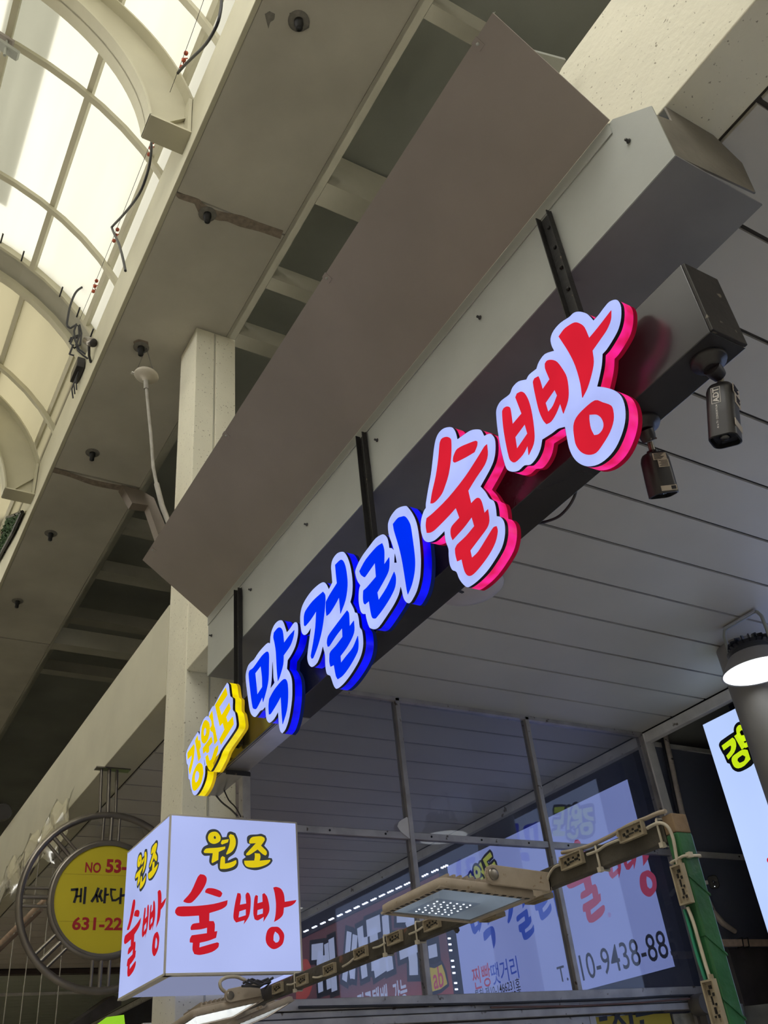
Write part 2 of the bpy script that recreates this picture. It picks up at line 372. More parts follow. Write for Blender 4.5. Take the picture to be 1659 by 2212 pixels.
kn = [(725, 958), (830, 985), (920, 1038), (985, 1195), (1040, 1330), (960, 1300), (885, 1082), (790, 1068)]
fr = FY(6.15)
struct('knee_brace', MB().poly([on_y(Z(0, 700, 2.765, kn), 6.15)], fr, 0, .10), paint('brown_brace_paint', (.24, .20, .165), .7), 'bent brown cross brace beyond the column head', 'beam')
struct('slab_left', MB().box(-3.2, -1.84, -9, 20, 4.72, 4.9), SOFFIT, 'slab edge on the far side of the street', 'slab')

# ------------------------------------------------------------------ arched roof of the arcade
RC = (-.43, 4.52)
roof = thing('arcade_roof', 'arched translucent roof of the arcade', 'roof', (-.43, 3.0, 5.2), kind='structure')
def ang_of(px, py, r):
    k = at(px, py, 'z', 1).x; lo, hi = 20.0, 130.0
    for _ in range(40):
        m = (lo + hi) / 2; x = RC[0] + r * math.cos(math.radians(m)); z = RC[1] + r * math.sin(math.radians(m))
        if x / z > k: lo = m
        else: hi = m
    return lo
def curved(r0, r1, a0, a1, ya, yb, n=14):
    mb = MB(); A = arc(RC[0], RC[1], r0, a0, a1, n); B = arc(RC[0], RC[1], r1, a0, a1, n)
    for k in range(n):
        (x0, z0), (x1, z1), (x2, z2), (x3, z3) = A[k], A[k + 1], B[k + 1], B[k]
        mb.add([(x, y, z) for y in (ya, yb) for x, z in ((x0, z0), (x1, z1), (x2, z2), (x3, z3))],
               [(0, 1, 2, 3), (4, 7, 6, 5), (0, 4, 5, 1), (3, 2, 6, 7)] + ([(0, 3, 7, 4)] if k == 0 else []) + ([(1, 5, 6, 2)] if k == n - 1 else []))
    return mb
def skin(r, a0, a1, ya, yb, n=12):
    A = arc(RC[0], RC[1], r, a0, a1, n)
    return MB().add([(x, y, z) for x, z in A for y in (ya, yb)], [(2 * k, 2 * k + 1, 2 * k + 3, 2 * k + 2) for k in range(n)], True)
aP2, aP1, aGrey, aP0 = ang_of(458, 27, 1.67), ang_of(219, 123, 1.67), ang_of(130, 35, 1.72), ang_of(33, 18, 1.67)
ys_rib = [.7, 1.65, 2.6, 3.6, 4.6, 5.25]
bays = [(-8.9, -6.0), (-6.0, -3.5), (-3.5, -1.6)] + list(zip(ys_rib[:-1], ys_rib[1:]))  # roof left open overhead, a gap added to light the near beam
for ya, yb in bays:
    obj('roof_sheet', skin(1.72, 25, 155, ya, yb, 16), SHEETA, roof)
    obj('overlap_sheet', skin(1.725, aGrey, aP0 + 2, ya, min(yb, 4.9), 5), SHEETB, roof)
for ya, yb in ((5.5, 6.4), (6.4, 7.4), (7.4, 8.4), (8.4, 9.2)):
    obj('roof_sheet', skin(1.68, 27, 155, ya, yb, 16), SHEETC, roof)
for ya, yb in ((9.2, 11), (11, 15), (15, 20)):
    obj('roof_sheet', skin(1.72, 25, 155, ya, yb, 16), SHEETA if ya < 10 else SHEETC, roof)
for y in (.7, 1.65, 2.6, 3.6, 4.6):
    obj('rib', curved(1.625, 1.66, 24, 156, y - .021, y + .021, 18), CREAM, roof)
for y in (6.4, 7.4, 8.4, 9.4, 10.5):
    obj('rib', curved(1.61, 1.65, 24, 156, y - .021, y + .021, 18), CREAM, roof)
rd = obj('end_rib', curved(1.665, 1.765, 24, 156, 5.235, 5.26, 18), CREAM, roof)
obj('end_rib', curved(1.60, 1.65, 24, 156, 5.44, 5.50, 18), CREAM, roof)
obj('closing_strip', curved(1.70, 1.725, 24, 156, 5.255, 5.52, 18), DECKBEAM, roof)
for px, py in ((2, 522), (47, 560), (130, 637), (167, 681), (196, 727)):
    p = at(px, py, 'y', 5.22)
    obj('bolt', MB().tube([p + Vector((0, .02, 0)), p + Vector((0, -.07, .02))], .007, 6), DARKBEAM, rd)
for a in (aP2, aP1, aP0, 180 - aP1, 180 - aP2):
    for ya, yb in ((-8.9, 5.235), (5.5, 20)):
        c = Vector((RC[0] + 1.68 * math.cos(math.radians(a)), (ya + yb) / 2, RC[1] + 1.68 * math.sin(math.radians(a))))
        e = Vector((math.cos(math.radians(a)), 0, math.sin(math.radians(a)))); t = Vector((-e.z, 0, e.x))
        obj('purlin', MB().obox(c, e * .02, t * .021, Vector((0, (yb - ya) / 2, 0))), CREAM, roof)
obj('gutter', MB().box(1.0, 1.06, 5.5, 20, 5.20, 5.42), DARKDECK, roof)
obj('sky_blocker_board', MB().prism([(1.09, 5.5, 5.22), (1.45, 5.5, 5.60), (1.45, 5.5, 5.63), (1.07, 5.5, 5.24)], (0, 14.5, 0)), DARKDECK, roof)  # board added to keep sky light out of the far recess
obj('gutter_lip', MB().box(.995, 1.0, 5.5, 20, 5.38, 5.44), CREAM, roof)

def arch(y, label):
    t = thing('arch_beam', label, 'arch', (.85, y, 4.87), 'curved steel arches of the arcade roof', 'structure')
    inn = arc(-.534, 4.70, 1.253, 7.6, 85.2, 22); ext = [(.978, 4.87), (.972, 5.20)] + arc(-.298, 4.854, 1.3046, 17, 95.8, 22)
    mi = lambda L: [(-.86 - x, z) for x, z in L][::-1]
    inn = inn + mi(inn)[1:]; ext = ext + mi(ext)[1:]
    mb = MB()
    def strip(A, B, ya, yb):
        n = min(len(A), len(B))
        A2 = [A[int(round(i * (len(A) - 1) / (n - 1)))] for i in range(n)]; B2 = [B[int(round(i * (len(B) - 1) / (n - 1)))] for i in range(n)]
        m = MB()
        for i in range(n - 1):
            q = (A2[i], A2[i + 1], B2[i + 1], B2[i])
            m.add([(x, yy, z) for yy in (ya, yb) for x, z in q], [(0, 1, 2, 3), (4, 7, 6, 5), (0, 4, 5, 1), (3, 2, 6, 7)])
        return m
    def off(L, d):
        out = []
        for i, p in enumerate(L):
            a = Vector(L[max(i - 1, 0)]); b = Vector(L[min(i + 1, len(L) - 1)]); n = (b - a).normalized(); n = Vector((-n.y, n.x))
            out.append((p[0] + n.x * d, p[1] + n.y * d))
        return out
    obj('web', strip(inn, ext, y - .006, y + .006), CREAM, t)
    obj('inner_flange', strip(off(inn, .0), off(inn, -.013), y - .08, y + .08), CREAM, t)
    obj('outer_flange', strip(off(ext, .013), off(ext, .0), y - .08, y + .08), CREAM, t)
    for s in (1, -1):
        f = (lambda x: x) if s == 1 else (lambda x: -.86 - x)
        xa, xb = sorted((f(.712), f(.985)))
        obj('end_plate', MB().box(xa, xb, y - .08, y + .08, 4.858, 4.872), CREAM, t)
        xa, xb = sorted((f(.930), f(.950)))
        obj('shoe_plate', MB().box(xa, xb, y - .08, y + .08, 4.872, 5.2), CREAM, t)
        obj('stiffener', MB().prism([(f(.77), y - .03, 4.88), (f(.93), y - .03, 5.06), (f(.93), y - .03, 5.075), (f(.76), y - .03, 4.89)], (0, .06, 0)), CREAM, t)
    return t
arch(3.0, 'cream arch beam nearest the camera, end high beside the slab')
arch(6.82, 'second cream arch beam, farther along, past the coiled cables')

# ================================================================== THE SHOP SIGN AND ITS CARRIERS
# sheet metal canopy, leaning out over the street
t = thing('canopy_sheet', 'large brown-primed steel sheet leaning out above the shop sign', 'metal sheet', (1.40, 2.2, 2.16))
A, B = Vector((1.058, .772, 2.42)), Vector((1.395, .772, 2.165)); nrm = Vector((-(B - A).z, 0, (B - A).x)).normalized()
obj('sheet', MB().prism([A, B, Vector((1.395, 3.697, 2.165)), Vector((1.058, 3.697, 2.42))], nrm * .004), PRIMER, t)
lipd = Vector((.012, 0, .016))
obj('folded_lip', MB().prism([A, A + lipd, A + lipd + Vector((0, 2.925, 0)), A + Vector((0, 2.925, 0))], nrm * .004), GALV, t)
for px, py in ((1033, 95), (707, 600), (489, 940), (331, 1187)):
    d = at(px, py, 'y', 1.0); n = nrm; k = A.dot(n) / d.dot(n); p = d * k
    e = (B - A).normalized(); u = Vector((0, 1, 0))
    tb = obj('fixing_tab', MB().obox(p - n * .0015, e * .016, u * .011, n * .0015), PRIMER, t)
    obj('rivet', MB().lathe([(.0045, 0), (.0045, .003), (.002, .005), (0, .005)], p - n * .003, -n, 10), GALV, tb)
# grey box around the beam
t = thing('fascia_box', 'long grey sheet metal fascia box carrying the sign brackets', 'fascia', (1.5, 2.2, 1.85))
obj('front_panel', MB().prism([(1.398, .656, 1.85), (1.398, .656, 2.062), (1.398, .765, 2.162), (1.398, 3.69, 2.162), (1.398, 3.69, 1.85)], (.004, 0, 0)), GALV, t)
obj('upper_strip', MB().box(1.3945, 1.398, .78, 3.69, 2.118, 2.163), GALV, t)
obj('bottom_panel', MB().box(1.402, 1.712, .656, 3.69, 1.85, 1.856), paint('shaded_grey_sheet', (.20, .20, .205), .45, .1, 4, .02), t)  # same sheet as the front, underside shade put into its colour
obj('end_cap', MB().prism([(1.402, .656, 1.852), (1.402, .656, 2.025), (1.466, .656, 2.045), (1.466, .656, 2.112), (1.647, .656, 2.112), (1.726, .656, 2.04), (1.711, .656, 1.90)], (0, .005, 0)), paint('dark_brown_end_sheet', (.20, .18, .15), .6, .2, 8, .1), t)  # end sheet set darker and browner than the front panel
obj('end_cap', MB().box(1.402, 1.712, 3.684, 3.69, 1.856, 2.112), GALV, t)
for px, py in ((1358, 305), (1037, 686), (815, 951), (663, 1133), (542, 1274), (457, 1373)):
    p = at(px, py, 'x', 1.397)
    obj('screw', MB().lathe([(.007, 0), (.007, .002), (.004, .004), (.004, .012), (0, .012)], p, (-1, 0, 0), 10), DARKBEAM, t)
# black sign beam
t = thing('sign_beam', 'black box beam that carries the glowing letters', 'sign beam', (1.45, 2.3, 1.34))
obj('beam_body', MB().box(1.40, 1.515, .752, 3.83, 1.342, 1.562), DARKBEAM, t, .002)
obj('end_cap', MB().box(1.402, 1.513, .744, .753, 1.344, 1.56), paint('chipped_black_cap', (.016, .013, .011), .6, .3, 12, .1, 50, speck=.25, sscale=30, speckcol=(.16, .14, .11)), t, .002)
obj('bottom_strip', MB().box(1.408, 1.513, 2.9, 3.825, 1.3385, 1.342), paint('brushed_bottom_strip', (.33, .32, .31), .3, .2, 5, .0, metal=.5), t)
obj('bottom_seam', MB().box(1.4115, 1.4135, 2.9, 3.825, 1.3375, 1.3385), BLACKTRIM, t)
# the three hangers and the stub
def angle_iron(px, py, label):
    p = at(px, py, 'x', 1.396); y = p.y
    t = thing('angle_bracket', label, 'bracket', (1.39, y, 1.36), 'black angle irons hanging the sign beam')
    obj('web_leg', MB().box(1.3905, 1.3935, y - .030, y + .014, 1.36, p.z), BLACKSTEEL, t)
    obj('standing_leg', MB().box(1.372, 1.3905, y + .011, y + .014, 1.36, p.z + .006), BLACKSTEEL, t)
    obj('standing_leg', MB().box(1.374, 1.3905, y - .030, y - .027, 1.36, p.z - .004), BLACKSTEEL, t)
    for k in range(4):
        obj('bolt', MB().lathe([(.006, 0), (.006, .004), (.003, .006), (0, .006)], (1.3905, y - .008, p.z - .05 - .085 * k), (-1, 0, 0), 8), BLACKSTEEL, t)
angle_iron(1178, 474, 'rusty black angle iron nearest the beam end, above the red letters')
angle_iron(784, 944, 'middle black angle iron, between blue letters and fascia')
angle_iron(518, 1276, 'black angle iron farthest along, above the yellow letters')
a, b = at(486, 1664, 'z', 1.332), at(543, 1664, 'z', 1.332)
t = thing('stub_bracket', 'short black channel stub under the far end of the sign beam', 'bracket', (a + b) / 2)
obj('flange', MB().box(a.x, b.x, a.y - .012, a.y + .02, 1.3285, 1.3315), BLACKSTEEL, t)
obj('web_leg', MB().box(a.x, b.x + .003, a.y - .012, a.y - .009, 1.312, 1.3285), BLACKSTEEL, t)

# ------------------------------------------------------------------ channel letters
FACEW = glow('lit_white_acrylic', (.44, .52, 1.0), .90, .12, 9)
INKB = glow('lit_blue_film', (.0, .026, .82), 1.0, .04, 8)
INKR = glow('lit_red_film', (.66, .015, .034), .88, .08, 8)
INKY = glow('lit_yellow_film', (.73, .54, .0), 1.0, .05, 8)
SIDER = glow('lit_pink_letter_side', (.66, .008, .08), 1.0, .3, 26, .4, (1.0, .02, .34))
SIDERB = glow('dim_red_letter_back', (.16, .003, .014), 1.0, .2, 20)
SIDEB = glow('lit_blue_letter_side', (.0, .0, .62), 1.0, .3, 22, .4, (.0, .004, 1.0))
SIDEBB = glow('dim_blue_letter_back', (.004, .008, .05), 1.0, .2, 20)
SIDEY = glow('lit_yellow_letter_side', (.68, .52, .0), 1.0, .3, 22, .4, (.95, .80, .0))
SIDEYB = glow('dim_yellow_letter_back', (.40, .26, .01), 1.0, .2, 20)
XF = 1.320; FRF = FX(XF)
LETTERS = {}
def letter(name, label, sc, outline, holes, strokes, mats):
    q = lambda pts, n: smooth(on_x(Z(*sc, pts), XF), n)
    lo = [q(outline, 3)] + [q(h, 2) for h in holes]
    cu = sum(p[0] for p in lo[0]) / len(lo[0]); cv = min(p[1] for p in lo[0])
    t = thing('channel_letter', label, 'sign letter', (1.345, -cu, cv), 'glowing channel letters on the black beam')
    obj('face', MB().poly(lo, FRF, 0, 0), FACEW, t)
    obj('black_trim', MB().side(lo, FRF, -.0008, .0095), BLACKTRIM, t)
    obj('lit_side', MB().side(lo, FRF, .0095, .037), mats[1], t)
    obj('back_tray', MB().side(lo, FRF, .037, .050).poly(lo, FRF, .0495, .050), mats[2], t)
    out = []
    for s in strokes:
        l2 = [q(x, 3) for x in s]; out.append(l2)
        obj('stroke', MB().poly(l2, FRF, -.0022, -.0004), mats[0], t)
    LETTERS[name] = out
    for dy, dz in ((.02, 0),):
        obj('standoff', MB().tube([(1.369, -cu, cv + .12), (1.40, -cu, cv + .12)], .006, 8), BLACKSTEEL, t)
    return t
YM, BM, RM = (INKY, SIDEY, SIDEYB), (INKB, SIDEB, SIDEBB), (INKR, SIDER, SIDERB)
s1 = (380, 1440, 5.184)
letter('gang', 'small yellow three-syllable sign at the far left end of the beam', s1,
 [(575,178),(595,205),(612,330),(640,360),(640,480),(665,520),(682,640),(672,690),(600,800),(505,940),(470,1030),(420,1130),(385,1175),(345,1150),(325,1100),(318,1040),(330,1130),(325,1230),(290,1340),(240,1425),(210,1442),(185,1415),(165,1340),(155,1270),(140,1250),(135,1110),(120,1080),(112,985),(125,935),(180,830),(235,745),(250,725),(265,765),(272,680),(310,590),(345,553),(365,560),(370,515),(410,445),(425,440),(500,300)], [],
 [[[(562,235),(580,315),(488,455),(515,545),(600,405),(614,470),(565,565),(583,628),(640,560),(650,645),(507,875),(490,815),(548,705),(528,628),(495,668),(442,432)]],
  [[(335,598),(372,625),(385,690),(365,800),(325,862),(295,840),(287,780),(295,680),(312,625)],[(330,680),(345,700),(343,745),(328,778),(315,765),(313,715)]],
  [[(400,785),(413,845),(372,895),(375,950),(350,970),(340,945),(310,975),(305,915)]],
  [[(410,495),(428,650),(440,690),(467,830),(435,870),(420,745),(395,722),(388,690),(405,655),(400,610),(375,560)]],
  [[(475,880),(475,935),(430,1060),(370,1125),(345,1085),(335,1010),(360,985),(378,1055),(405,1030),(440,920)]],
  [[(205,868),(212,900),(200,1040),(160,1210),(148,1150),(178,1035),(182,990),(135,1040),(133,965)]],
  [[(245,770),(252,830),(272,822),(282,895),(265,930),(280,1015),(255,1060),(240,960),(218,830)]],
  [[(270,1078),(300,1105),(310,1190),(285,1300),(235,1375),(205,1390),(185,1345),(185,1250),(205,1170),(240,1100)],[(240,1168),(262,1190),(265,1230),(250,1275),(228,1298),(215,1275),(215,1225),(225,1185)]]], YM)
letter('mak', 'leftmost of the three blue brush letters', (510, 1300, 5.184),
 [(510,207),(535,235),(570,340),(600,305),(640,245),(665,228),(690,245),(697,320),(690,400),(665,500),(625,585),(580,655),(572,750),(600,790),(625,860),(632,960),(628,1100),(600,1290),(560,1420),(520,1475),(495,1450),(480,1390),(470,1240),(430,1310),(380,1355),(350,1335),(335,1290),(327,1180),(300,1210),(275,1220),(230,1280),(205,1290),(170,1260),(150,1200),(130,1060),(110,900),(108,810),(130,725),(160,680),(200,645),(250,570),(310,500),(355,460),(380,465),(385,390),(400,320),(430,255),(470,215)],
 [[(408,675),(415,760),(418,850),(430,905),(388,965),(400,880),(405,770)]],
 [[[(350,557),(370,590),(370,700),(365,870),(340,1000),(305,1122),(298,1065),(235,1190),(212,1202),(190,1180),(165,1010),(145,810),(155,770),(200,735),(290,610)],[(280,718),(295,850),(297,955),(240,1042),(230,930),(217,800)]],
  [[(470,295),(500,290),(525,330),(540,462),(600,380),(655,318),(645,390),(610,490),(535,600),(530,700),(495,830),(472,888),(460,750),(450,560),(435,460),(422,400),(428,345)]],
  [[(555,865),(580,920),(585,1070),(570,1220),(525,1370),(515,1240),(505,1060),(450,1160),(390,1255),(372,1262),(368,1170),(375,1090),(430,990),(510,890)]]], BM)
letter('geol', 'middle blue brush letter, with a zigzag lower half', (630, 1150, 5.184),
 [(570,217),(605,240),(640,310),(668,420),(685,560),(680,690),(660,780),(700,860),(712,898),(735,905),(752,960),(765,1060),(790,1100),(803,1190),(802,1280),(780,1380),(735,1480),(660,1600),(580,1700),(510,1752),(475,1725),(445,1640),(430,1605),(395,1585),(378,1500),(372,1370),(355,1300),(350,1280),(330,1360),(290,1460),(240,1505),(210,1500),(185,1460),(175,1390),(195,1220),(215,1075),(180,1130),(145,1150),(115,1125),(100,1050),(95,950),(110,850),(150,760),(220,660),(300,585),(355,558),(390,580),(418,635),(455,560),(448,470),(442,380),(460,300),(510,235)], [],
 [[[(355,665),(380,710),(375,850),(345,1080),(300,1260),(245,1405),(228,1415),(220,1380),(245,1240),(270,1060),(280,880),(215,980),(155,1050),(143,1040),(142,945),(160,880),(240,770)]],
  [[(550,310),(580,320),(605,380),(622,480),(628,600),(605,760),(550,910),(545,830),(535,725),(490,810),(430,905),(395,935),(388,870),(388,780),(430,700),(512,570),(500,460),(492,365)]],
  [[(625,875),(645,910),(652,1055),(700,990),(705,1100),(680,1180),(620,1290),(550,1385),(555,1465),(620,1380),(690,1290),(745,1160),(752,1250),(740,1340),(660,1490),(580,1600),(520,1645),(500,1605),(478,1485),(440,1505),(428,1450),(430,1360),(445,1330),(500,1270),(575,1170),(570,1070),(500,1160),(425,1275),(408,1280),(400,1230),(415,1160),(500,1040)]]], BM)
letter('ri', 'third blue brush letter, ending in a tall vertical bar', (760, 1080, 7.375),
 [(860,95),(890,110),(960,200),(1020,320),(1060,480),(1090,720),(1105,950),(1100,1130),(1085,1270),(1040,1450),(970,1590),(930,1640),(890,1642),(850,1610),(820,1550),(800,1460),(780,1385),(750,1510),(680,1660),(560,1850),(440,2020),(370,2060),(300,2045),(275,2020),(240,1920),(218,1815),(180,1815),(145,1780),(120,1690),(108,1580),(115,1430),(135,1360),(85,1280),(55,1170),(60,1110),(110,990),(180,870),(270,750),(380,610),(480,550),(530,560),(570,610),(590,690),(600,765),(640,770),(668,795),(640,700),(590,560),(575,440),(580,360),(620,260),(700,155),(780,110)],
 [[(685,855),(700,910),(715,1000),(680,1000)]],
 [[[(488,690),(510,750),(522,830),(520,1035),(600,915),(603,1010),(590,1130),(530,1260),(410,1475),(432,1600),(560,1400),(680,1145),(705,1230),(695,1380),(620,1550),(500,1740),(400,1870),(375,1890),(335,1880),(310,1800),(280,1610),(215,1665),(195,1640),(185,1560),(190,1445),(250,1390),(392,1225),(375,1000),(290,1120),(220,1220),(200,1230),(150,1190),(128,1135),(230,950),(400,750)]],
  [[(850,262),(900,320),(940,410),(970,600),(1000,830),(1012,1000),(1000,1170),(960,1350),(898,1505),(880,1420),(840,1160),(800,930),(755,740),(680,490),(662,385),(740,290),(800,268)]]], BM)
letter('sul', 'tall red brush letter beside the blue ones', (890, 900, 5.531),
 [(440,125),(490,135),(525,190),(545,270),(620,215),(700,165),(775,152),(830,165),(865,230),(910,208),(945,208),(985,250),(1000,320),(998,430),(975,540),(920,660),(822,835),(880,900),(930,980),(980,1010),(1005,1090),(1015,1190),(1060,1200),(1100,1250),(1115,1330),(1110,1440),(1075,1570),(990,1720),(890,1860),(780,1970),(690,2033),(650,2035),(600,1990),(560,1930),(530,1855),(480,1830),(450,1760),(438,1660),(435,1580),(400,1480),(388,1370),(340,1420),(270,1480),(200,1500),(150,1480),(120,1420),(103,1330),(110,1230),(140,1130),(165,1090),(165,1040),(190,880),(225,690),(245,530),(265,360),(290,250),(330,180),(380,140)], [],
 [[[(375,255),(420,243),(455,255),(472,290),(470,480),(440,690),(390,850),(358,925),(300,1000),(255,1035),(225,1038),(245,910),(290,710),(320,500),(335,330),(350,280)]],
  [[(765,290),(785,300),(780,350),(750,425),(640,490),(515,550),(495,535),(500,480),(535,400),(590,360),(670,325)]],
  [[(900,332),(908,460),(870,580),(770,730),(675,885),(710,1040),(770,980),(810,975),(840,1030),(870,1155),(912,1108),(927,1240),(900,1330),(790,1480),(700,1600),(720,1690),(800,1610),(930,1400),(980,1325),(1015,1310),(1027,1370),(1000,1500),(930,1640),(830,1780),(740,1880),(685,1905),(645,1870),(620,1800),(598,1705),(545,1730),(525,1650),(520,1580),(545,1530),(650,1430),(750,1310),(718,1200),(620,1330),(490,1475),(470,1420),(468,1350),(490,1300),(572,1210),(528,1090),(430,1200),(280,1350),(225,1385),(182,1390),(170,1300),(180,1215),(260,1150),(440,970),(640,720),(790,490),(870,360)]]], RM)
letter('ppang', 'large red brush letter with a ring, nearest the beam end', (1050, 630, 4.74),
 [(1320,82),(1360,100),(1385,160),(1385,270),(1360,380),(1310,480),(1240,590),(1195,640),(1188,750),(1165,870),(1140,972),(1210,980),(1300,1005),(1370,1050),(1410,1120),(1430,1220),(1425,1340),(1390,1470),(1330,1600),(1250,1700),(1150,1770),(1040,1790),(950,1755),(890,1690),(850,1600),(825,1480),(808,1385),(740,1405),(680,1450),(578,1515),(560,1610),(520,1700),(460,1770),(395,1780),(340,1830),(280,1845),(220,1825),(190,1760),(150,1600),(120,1430),(103,1260),(110,1190),(150,1120),(240,1050),(270,980),(330,920),(412,900),(440,850),(515,790),(540,720),(600,640),(697,605),(670,550),(660,480),(690,400),(760,320),(850,260),(900,215),(960,205),(1030,225),(1070,260),(1100,295),(1150,240),(1210,160),(1260,105)], [],
 [[[(215,1178),(245,1185),(258,1230),(275,1360),(368,1250),(305,1085),(320,1045),(365,1025),(400,1045),(440,1120),(475,1260),(498,1450),(490,1560),(440,1675),(430,1575),(380,1670),(300,1748),(255,1730),(235,1680),(205,1540),(180,1380),(170,1230),(185,1195)],[(400,1358),(428,1455),(320,1612),(302,1490)]],
  [[(540,868),(560,920),(583,1003),(655,900),(610,790),(607,740),(630,708),(680,700),(730,720),(790,800),(830,880),(848,1010),(840,1120),(795,1250),(762,1145),(720,1250),(670,1330),(622,1358),(590,1320),(550,1230),(515,1090),(485,930),(500,890)],[(705,1005),(732,1065),(690,1170),(640,1235),(612,1140)]],
  [[(910,318),(960,325),(1010,365),(1060,478),(1150,370),(1285,195),(1280,290),(1240,390),(1180,480),(1092,605),(1105,720),(1085,840),(1040,990),(990,1088),(970,940),(920,765),(850,620),(748,462),(800,390),(850,350)]],
  [[(1120,1115),(1200,1135),(1280,1165),(1305,1220),(1308,1320),(1270,1440),(1200,1560),(1130,1650),(1050,1672),(980,1645),(930,1580),(910,1500),(900,1380),(930,1290),(1010,1200)],[(1060,1262),(1130,1260),(1180,1290),(1208,1350),(1200,1410),(1160,1460),(1110,1472),(1075,1400),(1060,1310)]]], RM)

# ================================================================== THE GLASS PARTITION AND WHAT STANDS BEHIND IT
GY = 4.14
win = thing('window_1', 'glazed partition of brown-stained aluminium at the shop end', 'window', (3.2, GY, .45), kind='structure')
for xa, xb in ((1.80, 2.712), (2.745, 3.677), (3.708, 4.69)):
    for za, zb in ((.552, 1.297), (1.332, 2.095)):
        obj('pane', MB().box(xa, xb, GY + .004, GY + .008, za, zb), GLASS, win)
for za, zb in ((-.6, 1.297), (1.332, 2.04)):
    obj('pane', MB().box(4.785, 5.9, GY + .004, GY + .008, za, zb), GLASSR, win)
for x, w in ((1.775, .022), (2.728, .015), (3.692, .015)):
    obj('mullion', MB().box(x - w, x + w, GY - .02, GY + .03, .50, 2.105), ALU, win, .003)
post = obj('post', MB().box(4.70, 4.78, GY - .03, GY + .05, -1.55, 2.10), WHITEFRAME, win, .004)
obj('post', MB().box(4.682, 4.70, GY - .02, GY + .03, .5, 2.10), ALU, win)
for xa, xb in ((1.79, 2.713), (2.743, 3.677), (3.707, 4.69), (4.78, 5.9)):
    r = obj('rail', MB().box(xa, xb, GY - .012, GY + .025, 1.297, 1.332), WHITEFRAME if xa > 4.7 else ALU, win, .002)
    for k in range(3):
        x = xa + (xb - xa) * (.12 + .36 * k)
        obj('screw', MB().lathe([(.006, 0), (.006, .003), (0, .004)], (x, GY - .012, 1.315), (0, -1, 0), 8), BLACKTRIM, r)
obj('rail', MB().box(4.78, 5.9, GY - .012, GY + .025, 2.03, 2.06), WHITEFRAME, win)
obj('head_rail', MB().box(1.76, 4.70, GY - .02, GY + .03, 2.085, 2.109), ALU, win)
for za, zb, d in ((.505, .552, .03), (.475, .502, .018), (.435, .470, .04)):
    obj('sill_rail', MB().box(1.76, 4.69, GY - d, GY + .04, za, zb), ALU, win, .003)
pv = [(885, 1772), (878, 1765), (862, 1775), (858, 1785), (866, 1797), (882, 1810), (893, 1815), (888, 1790)]
obj('corner_patch', MB().poly([smooth(on_y(pv, GY - .014), 3)], FY(GY - .014), -.003, .0), WHITEPLASTIC, win)
# lower windows under the sill
win2 = thing('window_2', 'lower shop window with a yellow poster under the sill', 'window', (3.0, GY, -.6), kind='structure')
obj('pane', MB().box(1.80, 3.72, GY + .01, GY + .015, -.6, .36), GLASS, win2)
for xa, xb, za, zb in ((1.76, 3.72, .36, .43), (3.72, 3.765, -.6, .43), (2.72, 2.76, -.6, .36), (4.52, 4.60, -.6, .43), (1.76, 1.80, -.6, .36)):
    obj('sash_bar', MB().box(xa, xb, GY - .015, GY + .03, za, zb), ALU, win2, .003)
obj('pane', MB().box(3.765, 4.52, GY + .01, GY + .015, -.6, .43), GLASS, win2)
pst = obj('poster', MB().box(3.775, 4.33, GY - .002, GY + .006, -.5, .425), paint('yellow_poster_paper', (.40, .31, .02), .6, .06, 4, 0), win2)
mb = MB(); z8 = (1200, 2100, 5.53)
for sh in ([(495, 480), (540, 455), (580, 460), (560, 500), (520, 500)], [(515, 535), (615, 520), (620, 575), (525, 592)], [(705, 450), (760, 450), (770, 530), (850, 619), (790, 619), (745, 560), (730, 619), (680, 619), (705, 560)],
           [(800, 465), (905, 440), (935, 619), (885, 619), (870, 490), (815, 498)], [(950, 480), (1290, 425), (1300, 475), (960, 540)], [(1005, 575), (1055, 565), (1060, 619), (1010, 619)]):
    mb.poly([on_y(Z(*z8, sh), GY - .003)], FY(GY - .003), -.0006, 0)
obj('poster_lettering', mb, BLACKINK, pst)
obj('notice_paper', MB().box(4.35, 4.51, GY - .002, GY + .006, .0, .42), paint('dirty_notice_paper', (.30, .28, .22), .7, .5, 14, 0), win2)
tag(obj('cable', MB().tube([at(px, py, 'y', GY - .045) for px, py in ((645, 2176), (760, 2174), (900, 2171), (1060, 2168), (1200, 2163), (1350, 2158), (1440, 2152), (1500, 2150))], .006, 6), CABLEK), 'black cable sagging along the window sill rail', 'cable')
tag(obj('cable', MB().tube([at(px, py, 'y', GY - .05) for px, py in ((1060, 2176), (1250, 2173), (1380, 2166), (1495, 2157))], .005, 6), paint('brown_cable', (.16, .09, .08), .6, .1, 9, 0)), 'brown cable on the sill below the phone number', 'cable')

# --- art shared by the two white signs: letters in the plane of the channel sign, moved by a scale and an offset
def linfit(a, b):
    n = len(a); ma = sum(a) / n; mb_ = sum(b) / n
    k = sum((x - ma) * (y - mb_) for x, y in zip(a, b)) / sum((x - ma) ** 2 for x in a)
    return k, mb_ - k * ma
def fit(src, dst):
    ku, bu = linfit([p[0] for p in src], [p[0] for p in dst]); kv, bv = linfit([p[1] for p in src], [p[1] for p in dst])
    return lambda L: [(ku * x + bu, kv * y + bv) for x, y in L]
BX = 4.69; FRB = FX(BX)
chan = on_x([(611.3, 1564.3), (549.5, 1531.5), (675.3, 1423), (730.3, 1467.3), (810.8, 1336.3), (775, 1381.5)], XF)
bann = on_x([(1067.5, 2048.5), (1023, 2017), (1096.4, 1995), (1133.5, 2031), (1169.7, 1989.8), (1156, 1999.7)], BX)
f1 = fit(chan, bann)
fc = (360, 1760, 5.53)
